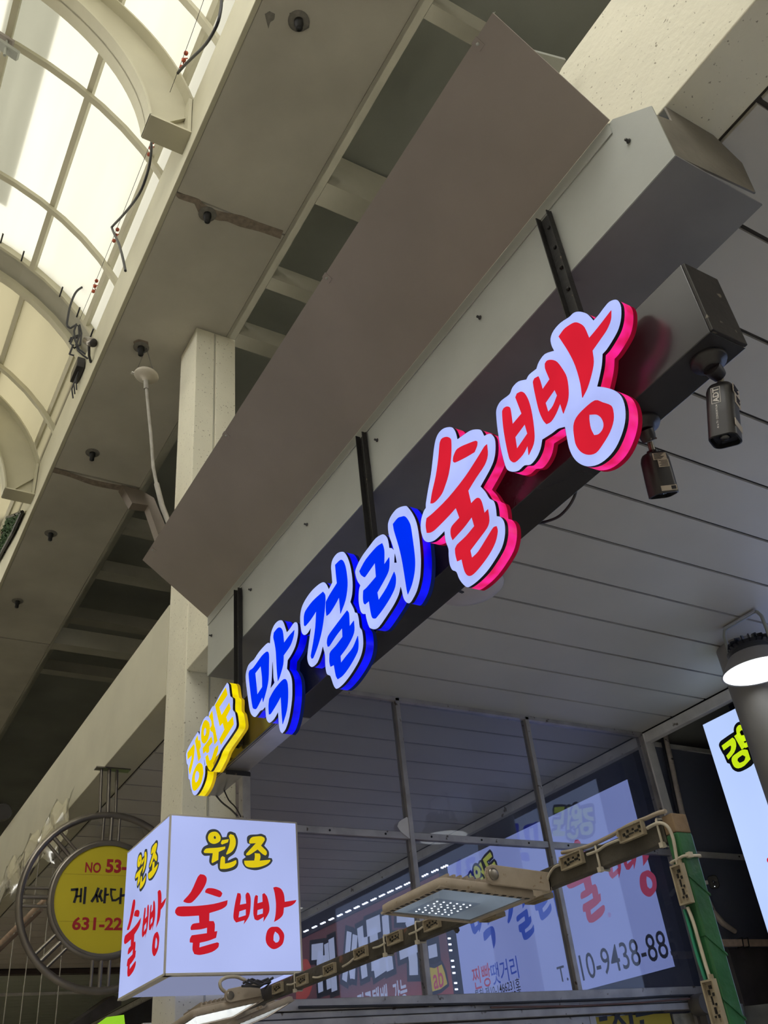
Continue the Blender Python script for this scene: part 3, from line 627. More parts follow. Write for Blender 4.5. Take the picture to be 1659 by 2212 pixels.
CUBE_RED = [[[(400,710),(450,720),(478,760),(465,830),(400,940),(305,1045),(250,1055),(200,1040),(205,1020),(290,920),(370,745)]],
 [[(490,878),(560,880),(640,910),(665,940),(650,975),(625,985),(460,930),(462,905)]],
 [[(728,1020),(715,1085),(650,1130),(510,1175),(508,1270),(560,1270),(575,1310),(572,1395),(605,1390),(590,1470),(500,1505),(395,1530),(390,1585),(600,1525),(625,1535),(615,1585),(540,1640),(400,1675),(330,1665),(308,1610),(312,1530),(275,1525),(278,1480),(300,1440),(480,1415),(482,1350),(400,1370),(290,1378),(285,1350),(310,1305),(390,1290),(385,1205),(200,1215),(130,1205),(100,1170),(105,1135),(140,1098),(350,1090),(560,1065)]],
 [[(845,935),(880,940),(888,985),(875,1075),(950,1060),(942,960),(960,928),(985,940),(1003,1000),(1000,1120),(980,1220),(920,1310),(930,1260),(830,1288),(800,1245),(798,1180),(820,1040)],[(945,1130),(945,1200),(858,1228),(868,1155)]],
 [[(1065,958),(1090,970),(1085,1058),(1145,1040),(1142,950),(1165,935),(1200,980),(1225,1090),(1220,1170),(1155,1280),(1160,1220),(1090,1262),(1050,1250),(1035,1180),(1040,1070),(1050,985)],[(1150,1120),(1148,1180),(1080,1200),(1085,1140)]],
 [[(1310,862),(1365,885),(1400,950),(1410,1040),(1550,1018),(1530,1055),(1480,1090),(1400,1110),(1390,1190),(1350,1240),(1282,1282),(1300,1190),(1305,1060),(1290,940),(1272,870)]],
 [[(1290,1338),(1340,1345),(1395,1410),(1403,1470),(1380,1550),(1310,1600),(1255,1600),(1200,1550),(1182,1480),(1200,1390),(1240,1345)],[(1295,1395),(1335,1430),(1348,1480),(1330,1520),(1300,1528),(1275,1500),(1278,1440)]]]
CUBE_BLACK = [[[(550,172),(600,180),(640,215),(665,270),(715,265),(730,215),(765,200),(820,220),(848,290),(845,370),(810,460),(740,515),(730,550),(790,520),(825,508),(850,530),(855,590),(830,640),(770,670),(690,685),(640,675),(615,640),(608,580),(560,608),(530,600),(508,560),(515,488),(450,490),(418,460),(415,430),(440,385),(495,355),(470,300),(468,250),(500,190)]],
 [[(1000,240),(1080,235),(1130,228),(1180,250),(1195,300),(1165,370),(1215,430),(1222,480),(1212,515),(1255,520),(1265,550),(1240,590),(1180,630),(1080,662),(1000,655),(940,630),(905,575),(905,535),(945,505),(922,480),(925,440),(1000,355),(965,340),(958,300),(965,260)]]]
CUBE_YELLOW = [[[(550,205),(600,210),(640,260),(638,310),(600,340),(550,348),(505,320),(492,270),(510,225)],[(575,250),(590,275),(580,292),(562,285),(560,265)]],
 [[(700,380),(695,410),(620,445),(615,540),(545,578),(535,565),(550,460),(450,458),(440,440),(470,405),(600,395)]], [[(740,293),(730,330),(660,357),(645,340),(660,305)]],
 [[(760,232),(800,245),(822,300),(820,370),(780,440),(715,478),(710,465),(740,390),(755,310),(740,255)]], [[(665,495),(695,510),(695,585),(760,570),(828,542),(830,580),(795,620),(720,645),(645,648),(635,635),(645,520)]],
 [[(1125,258),(1165,275),(1170,305),(1125,370),(1190,435),(1195,470),(1180,488),(1145,470),(1085,415),(990,480),(950,485),(950,465),(1065,340),(990,345),(985,320),(1000,285),(1030,265)]],
 [[(1050,460),(1110,465),(1120,500),(1110,550),(1235,538),(1235,555),(1200,590),(1120,622),(1030,632),(960,622),(930,590),(925,550),(1045,548),(1052,500)]]]
cubep = lambda L: on_y(Z(*fc, L), 3.6)
CR, CB, CYl = ([[smooth(cubep(l), 3) for l in s] for s in G] for G in (CUBE_RED, CUBE_BLACK, CUBE_YELLOW))
f2 = fit(cubep([(100,1170),(410,710),(400,1672),(625,1535),(1285,1602),(1403,1470)]), on_x([(1222,1912),(1245,1815),(1281.6,1993),(1309.5,1956),(1401,1934.5),(1420,1904)], BX))

# white banner sign behind the glass
SIGNW = glow('lit_banner_face', (.36, .42, .80), .74, .06, 1.2)
t = thing('banner_sign', 'white lit sign seen through the glass, blue and red lettering and a phone number', 'sign', (4.72, 5.4, .69))
ya, yb, zb_, zt = 4.352, 6.60, .695, 1.86
obj('face', MB().box(BX, BX + .006, ya, yb, zb_, zt), SIGNW, t)
obj('frame', MB().box(BX + .006, BX + .055, ya, yb, zb_, zt), NAVY, t)
BB = glow('banner_blue_print', (.035, .09, .50), .8); BR = glow('banner_red_print', (.45, .05, .10), .8); BK = paint('banner_dark_print', (.06, .065, .10), .6, 0, 5, 0); BYe = glow('banner_yellow_print', (.42, .45, .06), .8)
mb = MB()
for k in ('mak', 'geol', 'ri'):
    for s in LETTERS[k]: mb.poly([f1(l) for l in s], FRB, -.0012, -.0002)
obj('blue_lettering', mb, BB, t)
mb = MB()
for s in CR: mb.poly([f2(l) for l in s], FRB, -.0012, -.0002)
obj('red_lettering', mb, BR, t)
def fat(L, d):
    P = [Vector(p) for p in L]; n = len(P); a = sum(P[i].x * P[(i + 1) % n].y - P[(i + 1) % n].x * P[i].y for i in range(n)); out = []
    for i in range(n):
        e = (P[(i + 1) % n] - P[i - 1]); e = e.normalized() if e.length > 1e-9 else Vector((1, 0)); m = Vector((e.y, -e.x)) * (1 if a > 0 else -1); out.append((P[i] + m * d)[:])
    return out
gk = on_x([(488.4, 1485.3)], XF)[0]; gb = on_x([(1059, 1840.6)], BX)[0]; f1g = f1([gk])[0]
f1y = lambda L: [(x + gb[0] - f1g[0], y + gb[1] - f1g[1]) for x, y in f1(L)]
mb = MB(); mk = MB()
for s in LETTERS['gang']:
    mk.poly([fat(f1y(s[0]), .022)], FRB, -.0008, -.0001); mb.poly([f1y(l) for l in s], FRB, -.0016, -.0009)
obj('dark_outline', mk, BK, t); obj('yellow_lettering', mb, BYe, t)
def bbox_text(mb, body, fr, lt, rb, onf, plane, d, bold):
    (u0, v0), (u1, v1) = onf([lt], plane)[0], onf([rb], plane)[0]
    put_text(mb, body, .1, fr, (u0 + u1) / 2, (v0 + v1) / 2, d, bold, height=abs(v1 - v0), width=abs(u1 - u0))
def u_text(mb, body, pl, pr, hgt, bold, d=-.0008):      # baseline end points in pixels, middle height
    (u0, v0), (u1, v1) = on_x([pl], BX)[0], on_x([pr], BX)[0]
    put_text(mb, body, .1, FRB, (u0 + u1) / 2, (v0 + v1) / 2, d, bold, height=hgt, width=abs(u1 - u0))
mb = MB(); u_text(mb, '010-9438-885', (1229, 2098), (1462, 2032), .16, .003); u_text(mb, 'T.', (1205, 2105), (1226, 2102), .10, .008)
obj('phone_number', mb, BK, t)
mb = MB(); u_text(mb, '특허 제10-1466231호', (1026, 2146), (1124, 2128), .075, .004); u_text(mb, '특허 제10-1521392호', (1028, 2168), (1128, 2150), .075, .004)
obj('small_print', mb, BK, t)
mb = MB(); u_text(mb, '찐빵', (1021, 2115), (1060, 2104), .16, .006); obj('small_red_words', mb, BR, t)
mb = MB(); u_text(mb, '땟거리', (1061, 2104), (1119, 2090), .15, .006); obj('small_blue_words', mb, BB, t)

# red banner of the next stall
rb_m = bpy.data.materials.new('red_brown_banner_print'); rb_m.use_nodes = True; nt = rb_m.node_tree; b = nt.nodes['Principled BSDF']
tc = node(nt, 'ShaderNodeTexCoord'); gr = node(nt, 'ShaderNodeSeparateXYZ'); nt.links.new(tc.outputs['Generated'], gr.inputs[0])
rp = node(nt, 'ShaderNodeValToRGB'); rp.color_ramp.elements[0].color = (.34, .045, .02, 1); rp.color_ramp.elements[1].color = (.085, .03, .03, 1); rp.color_ramp.elements[1].position = .55
nt.links.new(gr.outputs[2], rp.inputs[0]); nt.links.new(rp.outputs[0], b.inputs['Base Color']); nt.links.new(rp.outputs[0], b.inputs['Emission Color']); b.inputs['Emission Strength'].default_value = .95; b.inputs['Roughness'].default_value = .6  # print also emits, added to brighten the banner
t = thing('banner_sign', 'red-brown sign beyond the white one, white brush letters with a star-lit border', 'sign', (4.72, 8.4, .55))
yr = at(975, 2090, 'x', BX).y + .02
obj('face', MB().box(BX, BX + .006, yr, 11.2, .50, 1.84), rb_m, t)
obj('frame', MB().box(BX + .006, BX + .05, yr, 11.2, .50, 1.84), NAVY, t)
z7 = (640, 1900, 4.484)
WB = glow('banner_white_print', (.50, .55, .72), .75)
strokes = [([(150, 705), (262, 690)], 45), ([(240, 690), (222, 800), (240, 1090)], 32), ([(225, 790), (290, 775)], 26), ([(292, 620), (320, 1060)], 28), ([(340, 570), (372, 1080)], 36),
 ([(515, 505), (500, 700), (468, 980)], 30), ([(572, 535), (555, 760), (545, 960)], 30), ([(520, 800), (545, 950)], 24), ([(618, 460), (640, 700), (665, 950)], 34), ([(640, 610), (695, 595)], 24),
 ([(685, 475), (815, 420)], 45), ([(745, 470), (760, 640), (770, 880)], 45), ([(755, 880), (890, 790)], 40), ([(862, 345), (880, 600), (912, 880)], 36), ([(880, 600), (940, 590)], 24),
 ([(975, 345), (1150, 335)], 38), ([(1135, 335), (1110, 430), (1080, 480)], 36), ([(1000, 700), (1180, 620)], 40), ([(1115, 650), (1135, 780), (1140, 925)], 42), ([(1318, 632), (1330, 755)], 40)]
mb = MB(); mk = MB()
for L, w in strokes:
    c = on_x(Z(*z7, L), BX); sc = .0033
    mb.poly([ribbon(c, w * sc)], FRB, -.003, -.002); 
    e = Vector(c[0]) - Vector(c[1]); e.normalize(); e2 = Vector(c[-1]) - Vector(c[-2]); e2.normalize()
    c2 = [(Vector(c[0]) + e * .05)[:]] + c[1:-1] + [(Vector(c[-1]) + e2 * .05)[:]]
    mk.poly([ribbon(c2, w * sc + .085)], FRB, -.0012, -.0006)
u_text(mb, '가능', (850, 2150), (880, 2138), .20, .02, -.003); u_text(mb, '직구택배', (773, 2172), (838, 2153), .20, .02, -.003)
obj('dark_outline', mk, paint('banner_shadow_print', (.02, .03, .03), .6, 0, 5, 0), t); obj('white_lettering', mb, WB, t)
yp = [(1225, 900), (1300, 850), (1340, 860), (1410, 822), (1440, 900), (1465, 1010), (1400, 1060), (1320, 1085), (1245, 1095)]
mb = MB().poly([fat(on_x(Z(*z7, yp), BX), .03)], FRB, -.0018, -.0013); obj('dark_plaque', mb, BK, t)
mb = MB().poly([on_x(Z(*z7, yp), BX)], FRB, -.0026, -.0019); obj('yellow_plaque', mb, glow('banner_yellow_plaque', (.55, .42, .03), .7), t)
mb = MB(); u_text(mb, 'ab', (936, 2113), (958, 2110), .16, .012, -.0032); obj('red_words', mb, BR, t)
mb = MB(); mb.poly([smooth(on_x([(640, 2092), (652, 2075), (664, 2072), (672, 2088), (668, 2110), (676, 2125), (668, 2150), (650, 2166), (640, 2160)], BX), 2)], FRB, -.002, -.001); obj('orange_emblem', mb, glow('banner_orange_print', (.5, .08, .05), .6), t)
LED = glow('white_led', (.9, .95, 1.0), 3.0)
def led_group(pl, pr, n, vertical=False):
    for i in range(n):
        f = i / (n - 1); px, py = pl[0] + (pr[0] - pl[0]) * f, pl[1] + (pr[1] - pl[1]) * f
        for k in (-1, 0, 1):
            p = at(px, py, 'x', BX - .02); q = p + (Vector((0, 0, .045 * k)) if vertical else Vector((0, .036 * k, 0)))
            obj('led', MB().obox(q, (.012, 0, 0), (0, .005, 0), (0, 0, .006)), LED, t)
led_group((661, 2011), (880, 1909), 13); led_group((898, 1900), (960, 1872), 4)
led_group((972, 2040), (986, 2137), 3, True)
obj('top_rail', MB().box(BX - .015, BX + .02, yr, 11.2, 1.845, 1.87), NAVY, t)

# lit white sign on the right, facing the street
SX = 4.712; FRS = FX(SX)
t = thing('shop_sign', 'large white lit sign behind the grey pipe column, with a yellow-green syllable', 'sign', (4.75, 1.6, .2))
lf = at(1518, 1566, 'x', SX)
obj('face', MB().box(SX, SX + .006, -.4, lf.y, .1, lf.z), glow('lit_shop_sign_face', (.48, .62, 1.0), 1.0, .05, 1.5), t)
obj('frame', MB().box(SX + .006, SX + .045, -.4, lf.y + .004, .1, lf.z + .004), paint('sign_side_frame', (.05, .05, .05), .4), t)
z3 = (1400, 1300, 5.53)
ol = [(848,1700),(870,1660),(1070,1525),(1100,1525),(1140,1570),(1200,1650),(1260,1800),(1280,1900),(1235,1960),(1130,2020),(1070,2032),(1010,2000),(975,1935),(945,1925),(905,1830),(890,1810),(850,1730)]
ys = [[[(880,1720),(1010,1622),(1040,1650),(1055,1720),(1030,1800),(960,1885),(935,1840),(985,1780),(995,1730),(985,1715),(905,1775)]], [[(1030,1605),(1085,1562),(1110,1605),(1140,1590),(1165,1650),(1145,1670),(1178,1725),(1120,1765)]],
      [[(1060,1810),(1130,1765),(1190,1770),(1225,1880),(1150,1960),(1080,1990),(1030,1970),(1000,1900),(1010,1850)],[(1075,1870),(1130,1830),(1165,1850),(1150,1900),(1095,1925),(1070,1900)]]]
obj('black_outline', MB().poly([smooth(on_x(Z(*z3, ol), SX), 2)], FRS, -.0010, -.0002), BLACKINK, t)
mb = MB()
for s in ys: mb.poly([smooth(on_x(Z(*z3, l), SX), 2) for l in s], FRS, -.002, -.0012)
obj('yellow_lettering', mb, glow('lit_yellow_green_print', (.55, .75, .01), 1.0), t)
g0 = on_x(Z(*z3, [(1090, 1880)]), SX)[0]; gg = f1([LETTERS['gang'][7][0][0]])[0]
sh = lambda L: [(x + g0[0] - gg[0] + .03, y + g0[1] - gg[1] + .02) for x, y in f1(L)]
mb = MB(); mk = MB()
for s in LETTERS['gang'][:5]: mk.poly([fat(sh(s[0]), .02)], FRS, -.001, -.0002); mb.poly([sh(l) for l in s], FRS, -.002, -.0012)
obj('dark_outline', mk, BLACKINK, t); obj('yellow_lettering', mb, MATS['lit_yellow_green_print'], t)
mb = MB()
for k in ('mak', 'geol', 'ri'):
    for s in LETTERS[k]: mb.poly([sh(l) for l in s], FRS, -.0012, -.0002)
obj('blue_lettering', mb, INKB, t)
rd_ = at(1660, 1859, 'x', SX); obj('red_dot', MB().lathe([(.016, 0), (.016, .001), (0, .001)], (SX, rd_.y - .006, rd_.z), (-1, 0, 0), 16), INKR, t)
struct('wall_front', MB().box(5.0, 5.05, -2, 3.60, -1.55, 2.2), NAVY, 'dark board behind the lit sign', 'wall')
struct('wall_corner', MB().box(4.86, 6.0, 4.55, 4.60, -1.55, 2.129), NAVY, 'dark wall behind the right hand glass', 'wall')
struct('wall_near', MB().box(1.68, 6.0, -2.1, -2.0, -1.55, 2.2), FACADE, 'shop wall beside the viewer', 'wall')
struct('ceiling_back', MB().box(4.757, 6.0, -2.0, 4.6, 2.13, 2.17), DARKDECK, 'dark soffit behind the header strip', 'ceiling')
tag(obj('pipe_column', MB().lathe([(.15, -1.55), (.15, 2.109)], (4.32, 2.89, 0), (0, 0, 1), 48), POLEM, None), 'smooth grey round pipe column at the right edge', 'column', None, 'structure')

# ================================================================== CUBE SIGN AND ROUND SIGN
t = thing('cube_sign', 'white lit cube sign with yellow and red brush letters on the column', 'sign', (1.5, 3.88, .575))
x0, x1, y0_, y1, z0, z1 = 1.2155, 1.7835, 3.60, 4.172, .575, 1.166
CW = glow('lit_cube_acrylic', (.43, .50, .88), .88, .06, 3)
obj('front_face', MB().box(x0, x1, y0_, y0_ + .006, z0 + .008, z1), CW, t)
obj('side_face', MB().box(x0, x0 + .006, y0_ + .006, y1, z0 + .008, z1), CW, t)
obj('side_face', MB().box(x1 - .006, x1, y0_ + .006, y1, z0 + .008, z1), CW, t)
obj('top_panel', MB().box(x0, x1, y0_, y1, z1, z1 + .004), WHITEPLASTIC, t)
obj('bottom_panel', MB().box(x0 + .03, x1 - .03, y0_ + .03, y1, z0 + .012, z0 + .016), glow('cube_bottom_panel', (.25, .28, .45), .8), t)
TR = paint('cream_edge_trim', (.50, .47, .42), .4, .05, 5, 0)
for (a, b_, c, d, e, f) in ((x0 - .003, x0 + .004, y0_ - .003, y0_ + .004, z0, z1 + .004), (x1 - .004, x1 + .003, y0_ - .003, y0_ + .004, z0, z1 + .004), (x0, x1, y0_ - .003, y0_ + .03, z0, z0 + .008), (x0 - .003, x0 + .03, y0_ + .004, y1, z0, z0 + .008), (x0, x1, y0_ - .002, y0_ + .004, z1, z1 + .006), (x0 - .002, x0 + .004, y0_, y1, z1, z1 + .006)):
    obj('edge_trim', MB().box(a, b_, c, d, e, f), TR, t)
lr = glow('cube_red_letters', (.50, .012, .022), .95); ly = glow('cube_yellow_letters', (.70, .54, .01), .95); lk = glow('cube_dark_outline', (.045, .05, .05), .8)
for face in ('front', 'side'):
    fr = FY(y0_) if face == 'front' else FX(x0)
    mp = (lambda L: L) if face == 'front' else (lambda L: [(-(y1 - (u - x0) / (x1 - x0) * (y1 - y0_)), v) for u, v in L])
    for nm, G, m, d in (('dark_outline', CB, lk, -.0008), ('yellow_lettering', CYl, ly, -.0016), ('red_lettering', CR, lr, -.0008)):
        mb = MB()
        for s in G: mb.poly([mp(l) for l in s], fr, d, d + .0006)
        obj(nm, mb, m, t)

RY = 5.70; RX, RZ = 1.548, 1.330
t = thing('round_sign', 'round yellow sign in a wheel of steel tubes hung from the far beam', 'sign', (RX, RY, .82))
circ = lambda r, n=48: [(RX + r * math.cos(2 * math.pi * k / n), RY, RZ + r * math.sin(2 * math.pi * k / n)) for k in range(n)]
obj('outer_ring', MB().tube(circ(.492), .021, 10, closed=True), STEEL, t)
obj('inner_ring', MB().tube(circ(.322), .019, 10, closed=True), STEEL, t)
disc = obj('disc', MB().lathe([(.303, -.012), (.303, .012)], (RX, RY, RZ), (0, 1, 0), 64, False), YDISC, t)
obj('disc_rim', MB().lathe([(.318, -.02), (.318, .02), (.303, .02), (.303, -.02), (.318, -.02)], (RX, RY, RZ), (0, 1, 0), 64, False, False), STEEL, t)
for k in range(8):
    a = math.pi / 4 * k; e = Vector((math.cos(a), 0, math.sin(a))); q = Vector((-e.z, 0, e.x))
    for s in (-1, 0, 1):
        c = Vector((RX, RY, RZ)) + q * (.049 * s)
        obj('spoke', MB().tube([c + e * .325, c + e * .485], .0125 if s == 0 else .0095, 8), STEEL, t)
for s in (-1, 0, 1):
    obj('hanger_rod', MB().tube([(RX - .028 + .049 * s, RY, RZ + .50), (RX - .04 + .05 * s, RY, 2.116)], .0125 if s == 0 else .0095, 8), STEEL, t)
obj('hanger_plate', MB().box(RX - .13, RX + .09, RY - .03, RY + .03, 2.109, 2.1165), STEEL, t)
FRR = FY(RY - .0125); z4 = (30, 1660, 5.53); on5 = lambda P, y: on_y(P, y)
for body, (l, tp, r, bt), bold in (('NO', (858, 1118, 1035, 1250), .025), ('53-2', (1105, 1080, 1445, 1258), .04), ('631-22', (705, 1772, 1288, 1935), .03)):
    mb = MB(); bbox_text(mb, body, FRR, Z(*z4, [(l, tp)])[0], Z(*z4, [(r, bt)])[0], on_y, RY - .0125, -.001, bold)
    obj('red_lettering', mb, REDINK, disc)
mb = MB()
for L, w in (([(680, 1450), (770, 1442)], 27), ([(755, 1440), (745, 1520), (718, 1605)], 28), ([(740, 1530), (805, 1522)], 20), ([(805, 1430), (795, 1600)], 24), ([(855, 1415), (838, 1620)], 28),
             ([(1012, 1425), (975, 1520), (925, 1595)], 30), ([(985, 1500), (1002, 1600)], 26), ([(1050, 1450), (1010, 1540)], 28), ([(1025, 1520), (1055, 1590)], 26), ([(1095, 1425), (1080, 1612)], 28), ([(1090, 1512), (1135, 1505)], 20),
             ([(1148, 1442), (1220, 1450)], 20), ([(1162, 1440), (1160, 1510), (1175, 1570)], 22), ([(1165, 1575), (1215, 1575), (1262, 1545)], 24), ([(1282, 1428), (1268, 1620)], 26), ([(1275, 1520), (1340, 1512)], 26)):
    c = on_y(Z(*z4, L), RY - .0125); mb.poly([ribbon(c, w * .00052)], FRR, -.0014, -.0002)
obj('black_lettering', mb, BLACKINK, disc)
for zz in (1.505, 1.245):
    obj('film_seam', MB().box(RX - .26, RX + .26, RY - .0128, RY - .012, RZ + zz - 1.375 - .0008, RZ + zz - 1.375 + .0008), paint('film_seam_line', (.30, .24, .01), .5), disc)

# ================================================================== LAMPS, CAMERAS, CARRIERS
# high bay lamp under the shop ceiling
lc = Vector((4.01, 2.643, 0))
t = thing('high_bay_lamp', 'round high bay lamp hanging from the shop ceiling, glowing white underneath', 'lamp', (4.01, 2.643, 1.8))
obj('reflector', MB().lathe([(.108, 1.925), (.112, 1.90), (.130, 1.885), (.188, 1.802), (.190, 1.797), (.184, 1.797), (.125, 1.875), (.105, 1.89)], lc, seg=40, caps=False), paint('lamp_reflector', (.33, .32, .32), .4, .06, 6, 0), t)
obj('lens', MB().lathe([(.183, 1.800), (.12, 1.806), (0, 1.808)], lc, seg=40, caps=False), glow('high_bay_lens', (.94, .98, 1.0), 2.0), t)
obj('driver_body', MB().lathe([(.125, 1.885), (.128, 1.915), (.110, 1.925), (.110, 1.945), (0, 1.945)], lc, seg=32, caps=False), DARKBEAM, t)
for k in range(18):
    a = 2 * math.pi * k / 18; e = Vector((math.cos(a), math.sin(a), 0)); q = Vector((-e.y, e.x, 0)); c = lc + e * .085
    obj('heat_fin', MB().prism([c - e * .035 - q * .003 + Vector((0, 0, 1.945)), c + e * .03 - q * .003 + Vector((0, 0, 1.945)), c + e * .022 - q * .003 + Vector((0, 0, 1.97)), c - e * .02 - q * .003 + Vector((0, 0, 1.982))], q * .006), DARKBEAM, t)
bk = obj('bracket', MB().tube([lc + Vector((0, dy, z)) for dy, z in ((-.128, 1.90), (-.130, 1.99), (-.128, 2.06), (-.112, 2.092), (-.09, 2.10), (.09, 2.10), (.112, 2.092), (.128, 2.06), (.130, 1.99), (.128, 1.90))], .010, 6), GALV, t)
obj('bracket_bar', MB().box(3.995, 4.028, 2.643 - .108, 2.643 + .108, 2.094, 2.1045), paint('lamp_bracket_paint', (.45, .46, .50), .4), t)
for k in (-.085, -.06, -.03, 0, .03, .06, .085):
    obj('slot', MB().box(4.006, 4.016, 2.643 + k - .006, 2.643 + k + .006, 2.092, 2.0938), BLACKTRIM, t)
# frosted ceiling disc
dc = Vector((2.34, 2.84, 0))
t = thing('ceiling_light', 'unlit frosted dish light on the shop ceiling behind the red letters', 'light', (2.34, 2.84, 2.0))
obj('dish', MB().lathe([(0, 2.03), (.10, 2.032), (.15, 2.045), (.172, 2.066), (.174, 2.075), (.168, 2.075), (.10, 2.045)], dc, seg=40, caps=False), paint('frosted_dish', (.52, .47, .45), .4, .04, 4, 0), t)
obj('fixing_base', MB().lathe([(.06, 2.046), (.06, 2.109)], dc), WHITEPLASTIC, t)
obj('clip', MB().obox((2.26, 2.83, 2.028), (.05, .012, 0), (-.002, .006, 0), (0, 0, .003)), BLACKP, t)

# security cameras
def rrect(w, h, r, n=5):
    pts = []
    for cx, cy, a0 in ((w / 2 - r, h / 2 - r, 0), (-w / 2 + r, h / 2 - r, 90), (-w / 2 + r, -h / 2 + r, 180), (w / 2 - r, -h / 2 + r, 270)):
        pts += [(cx + r * math.cos(math.radians(a0 + 90 * k / n)), cy + r * math.sin(math.radians(a0 + 90 * k / n))) for k in range(n + 1)]
    return pts
def loft(mb, loops, cap0=True, cap1=True, smooth=True):
    n = len(loops[0]); vs = [p for l in loops for p in l]; fs = []
    for i in range(len(loops) - 1):
        for k in range(n): fs.append((i * n + k, i * n + (k + 1) % n, (i + 1) * n + (k + 1) % n, (i + 1) * n + k))
    mb.add(vs, fs, smooth)
    if cap0: mb.add(loops[0], [list(range(n))[::-1]])
    if cap1: mb.add(loops[-1], [list(range(n))])
    return mb
LABELP = paint('camera_label_paper', (.46, .40, .33), .6, .05, 9, 0)
def cctv(label, base, p0, p1, yaw, w, h, mark):
    base, p0, p1 = Vector(base), Vector(p0), Vector(p1)
    d = (p1 - p0).normalized(); L = (p1 - p0).length
    a = Vector(R[0]); a = (a - d * a.dot(d)).normalized(); b = d.cross(a)          # b points at the viewer
    if b.dot(base) > 0: b = -b
    ca, sa = math.cos(yaw), math.sin(yaw); u, v = a * ca + b * sa, b * ca - a * sa
    t = thing('security_camera', label, 'camera', base, 'bullet cameras under the sign beam')
    obj('mount_base', MB().lathe([(.040, 0), (.041, -.006), (.038, -.012), (.026, -.016), (.024, -.024), (.016, -.026)], base, seg=28), BLACKP, t)
    j = base + Vector((0, 0, -.024)); k_ = p0 - d * .030
    obj('joint', MB().tube([j, j * .5 + k_ * .5, k_ * .92 + j * .08], [.020, .019, .016], 14), BLACKP, t)
    for q in (-1, 1): obj('screw', MB().lathe([(.0025, 0), (.0025, .002), (0, .002)], k_ * .9 + j * .1 + v * .0165 + u * .007 * q, v, 8), STEEL, t)
    obj('neck', MB().tube([k_, p0 + d * .004], .0075, 10), STEEL, t)
    obj('collar', MB().tube([p0 - d * .008, p0 + d * .004], .014, 14), BLACKP, t)
    loop = lambda s, x, r: [p0 + d * x + u * px * s + v * py * s for px, py in rrect(w, h, r)]
    body = obj('housing', loft(MB(), [loop(.80, 0, .020), loop(.93, .006, .020), loop(1, .016, .018), loop(1.01, L * .6, .016), loop(1.02, L, .016)], True, False), BLACKP, t)
    obj('front_rim', loft(MB(), [loop(1.02, L, .016), loop(.90, L + .001, .014), loop(.86, L - .012, .012)], False, True, False), BLACKTRIM, t)
    gl = obj('lens_window', loft(MB(), [loop(.80, L - .0112, .012), loop(.80, L - .009, .012)], True, True, False), paint('camera_lens_window', (.02, .022, .03), .06, 0, 5, 0, spec=.9), t)
    pc = p0 + d * (L - .009)
    obj('lens', MB().lathe([(.012, 0), (.011, .004), (.006, .006), (0, .006)], pc, d, 18), paint('camera_lens', (.01, .01, .015), .05, 0, 5, 0, spec=1.0), gl)
    for face, nn, ww, hh in (('u', u, h, w), ('v', v, w, h)):
        pass
    def patch(nm, n, s, off, x0, x1, s0, s1, m, lift=.0005):
        o = p0 + n * off * 1.014; e = n * lift
        return obj(nm, MB().obox(o + d * (x0 + x1) / 2 + s * (s0 + s1) / 2 + e / 2, d * (x1 - x0) / 2, s * (s1 - s0) / 2, e), m, body)
    return t, p0, d, u, v, L, patch, body
# first camera: two faces show
b1 = at(1538, 779, 'z', 1.342); b1 = Vector((1.462, .815, 1.342))
pa, pb = at(1558, 838, 'x', 1.49), at(1567, 952, 'x', 1.475)
t, p0, d, u, v, L, patch, body = cctv('black security camera at the very end of the sign beam, with white lettering', b1, pa, pb, math.radians(38), .060, .056, True)
FRL = None
sd = v   # face turned to the left
n_left, n_right = (v, u) if v.dot(Vector(R[0])) < u.dot(Vector(R[0])) else (u, v)
off_l = .028 if n_left is v or n_left == v else .030
if (n_left - v).length < 1e-6: hl, hr = .028, .030
else: hl, hr = .030, .028
s_l = -n_right; s_r = -n_left
fr = (p0 + n_left * (hl * 1.016), -d, s_l if True else s_l, -n_left)
mb = MB(); put_text(mb, 'ADT', .018, fr, -L * .26, .004, -.0006, .03)
x_, w_ = L * .26, .0135
for (a0, a1, c0, c1) in ((x_ - .021, x_ - .0198, -.006, .014), (x_ + .0198, x_ + .021, -.006, .014), (x_ - .0198, x_ + .0198, -.006, -.0048), (x_ - .0198, x_ + .0198, .0128, .014)):
    o, uu, vv, nn = fr; mb.add([o + uu * -a + vv * c + nn * -.0006 for a, c in ((a0, c0), (a1, c0), (a1, c1), (a0, c1))], [(0, 1, 2, 3)])
obj('white_lettering', mb, paint('camera_white_print', (.62, .6, .58), .5, 0, 5, 0), body)
mb = MB(); put_text(mb, 'AI in TV  CONSORTIUM', .0058, fr, -L * .66, .004, -.0006, .01); obj('small_white_lettering', mb, MATS['camera_white_print'], body)
patch('paper_label', n_right, s_r, hr, L * .06, L * .22, -.020, .020, LABELP); patch('paper_label', n_right, s_r, hr, L * .22, L * .40, -.012, .024, LABELP); patch('paper_label', n_right, s_r, hr, L * .74, L * .86, -.024, .020, LABELP)
for k in range(6): patch('label_print', n_right, s_r, hr, L * (.08 + .022 * k), L * (.088 + .022 * k), -.016, .012 - .004 * (k % 3), BLACKINK, .0012)
for k in range(4): patch('label_print', n_right, s_r, hr, L * (.25 + .032 * k), L * (.26 + .032 * k), -.004, .018 - .003 * (k % 2), BLACKINK, .0012)
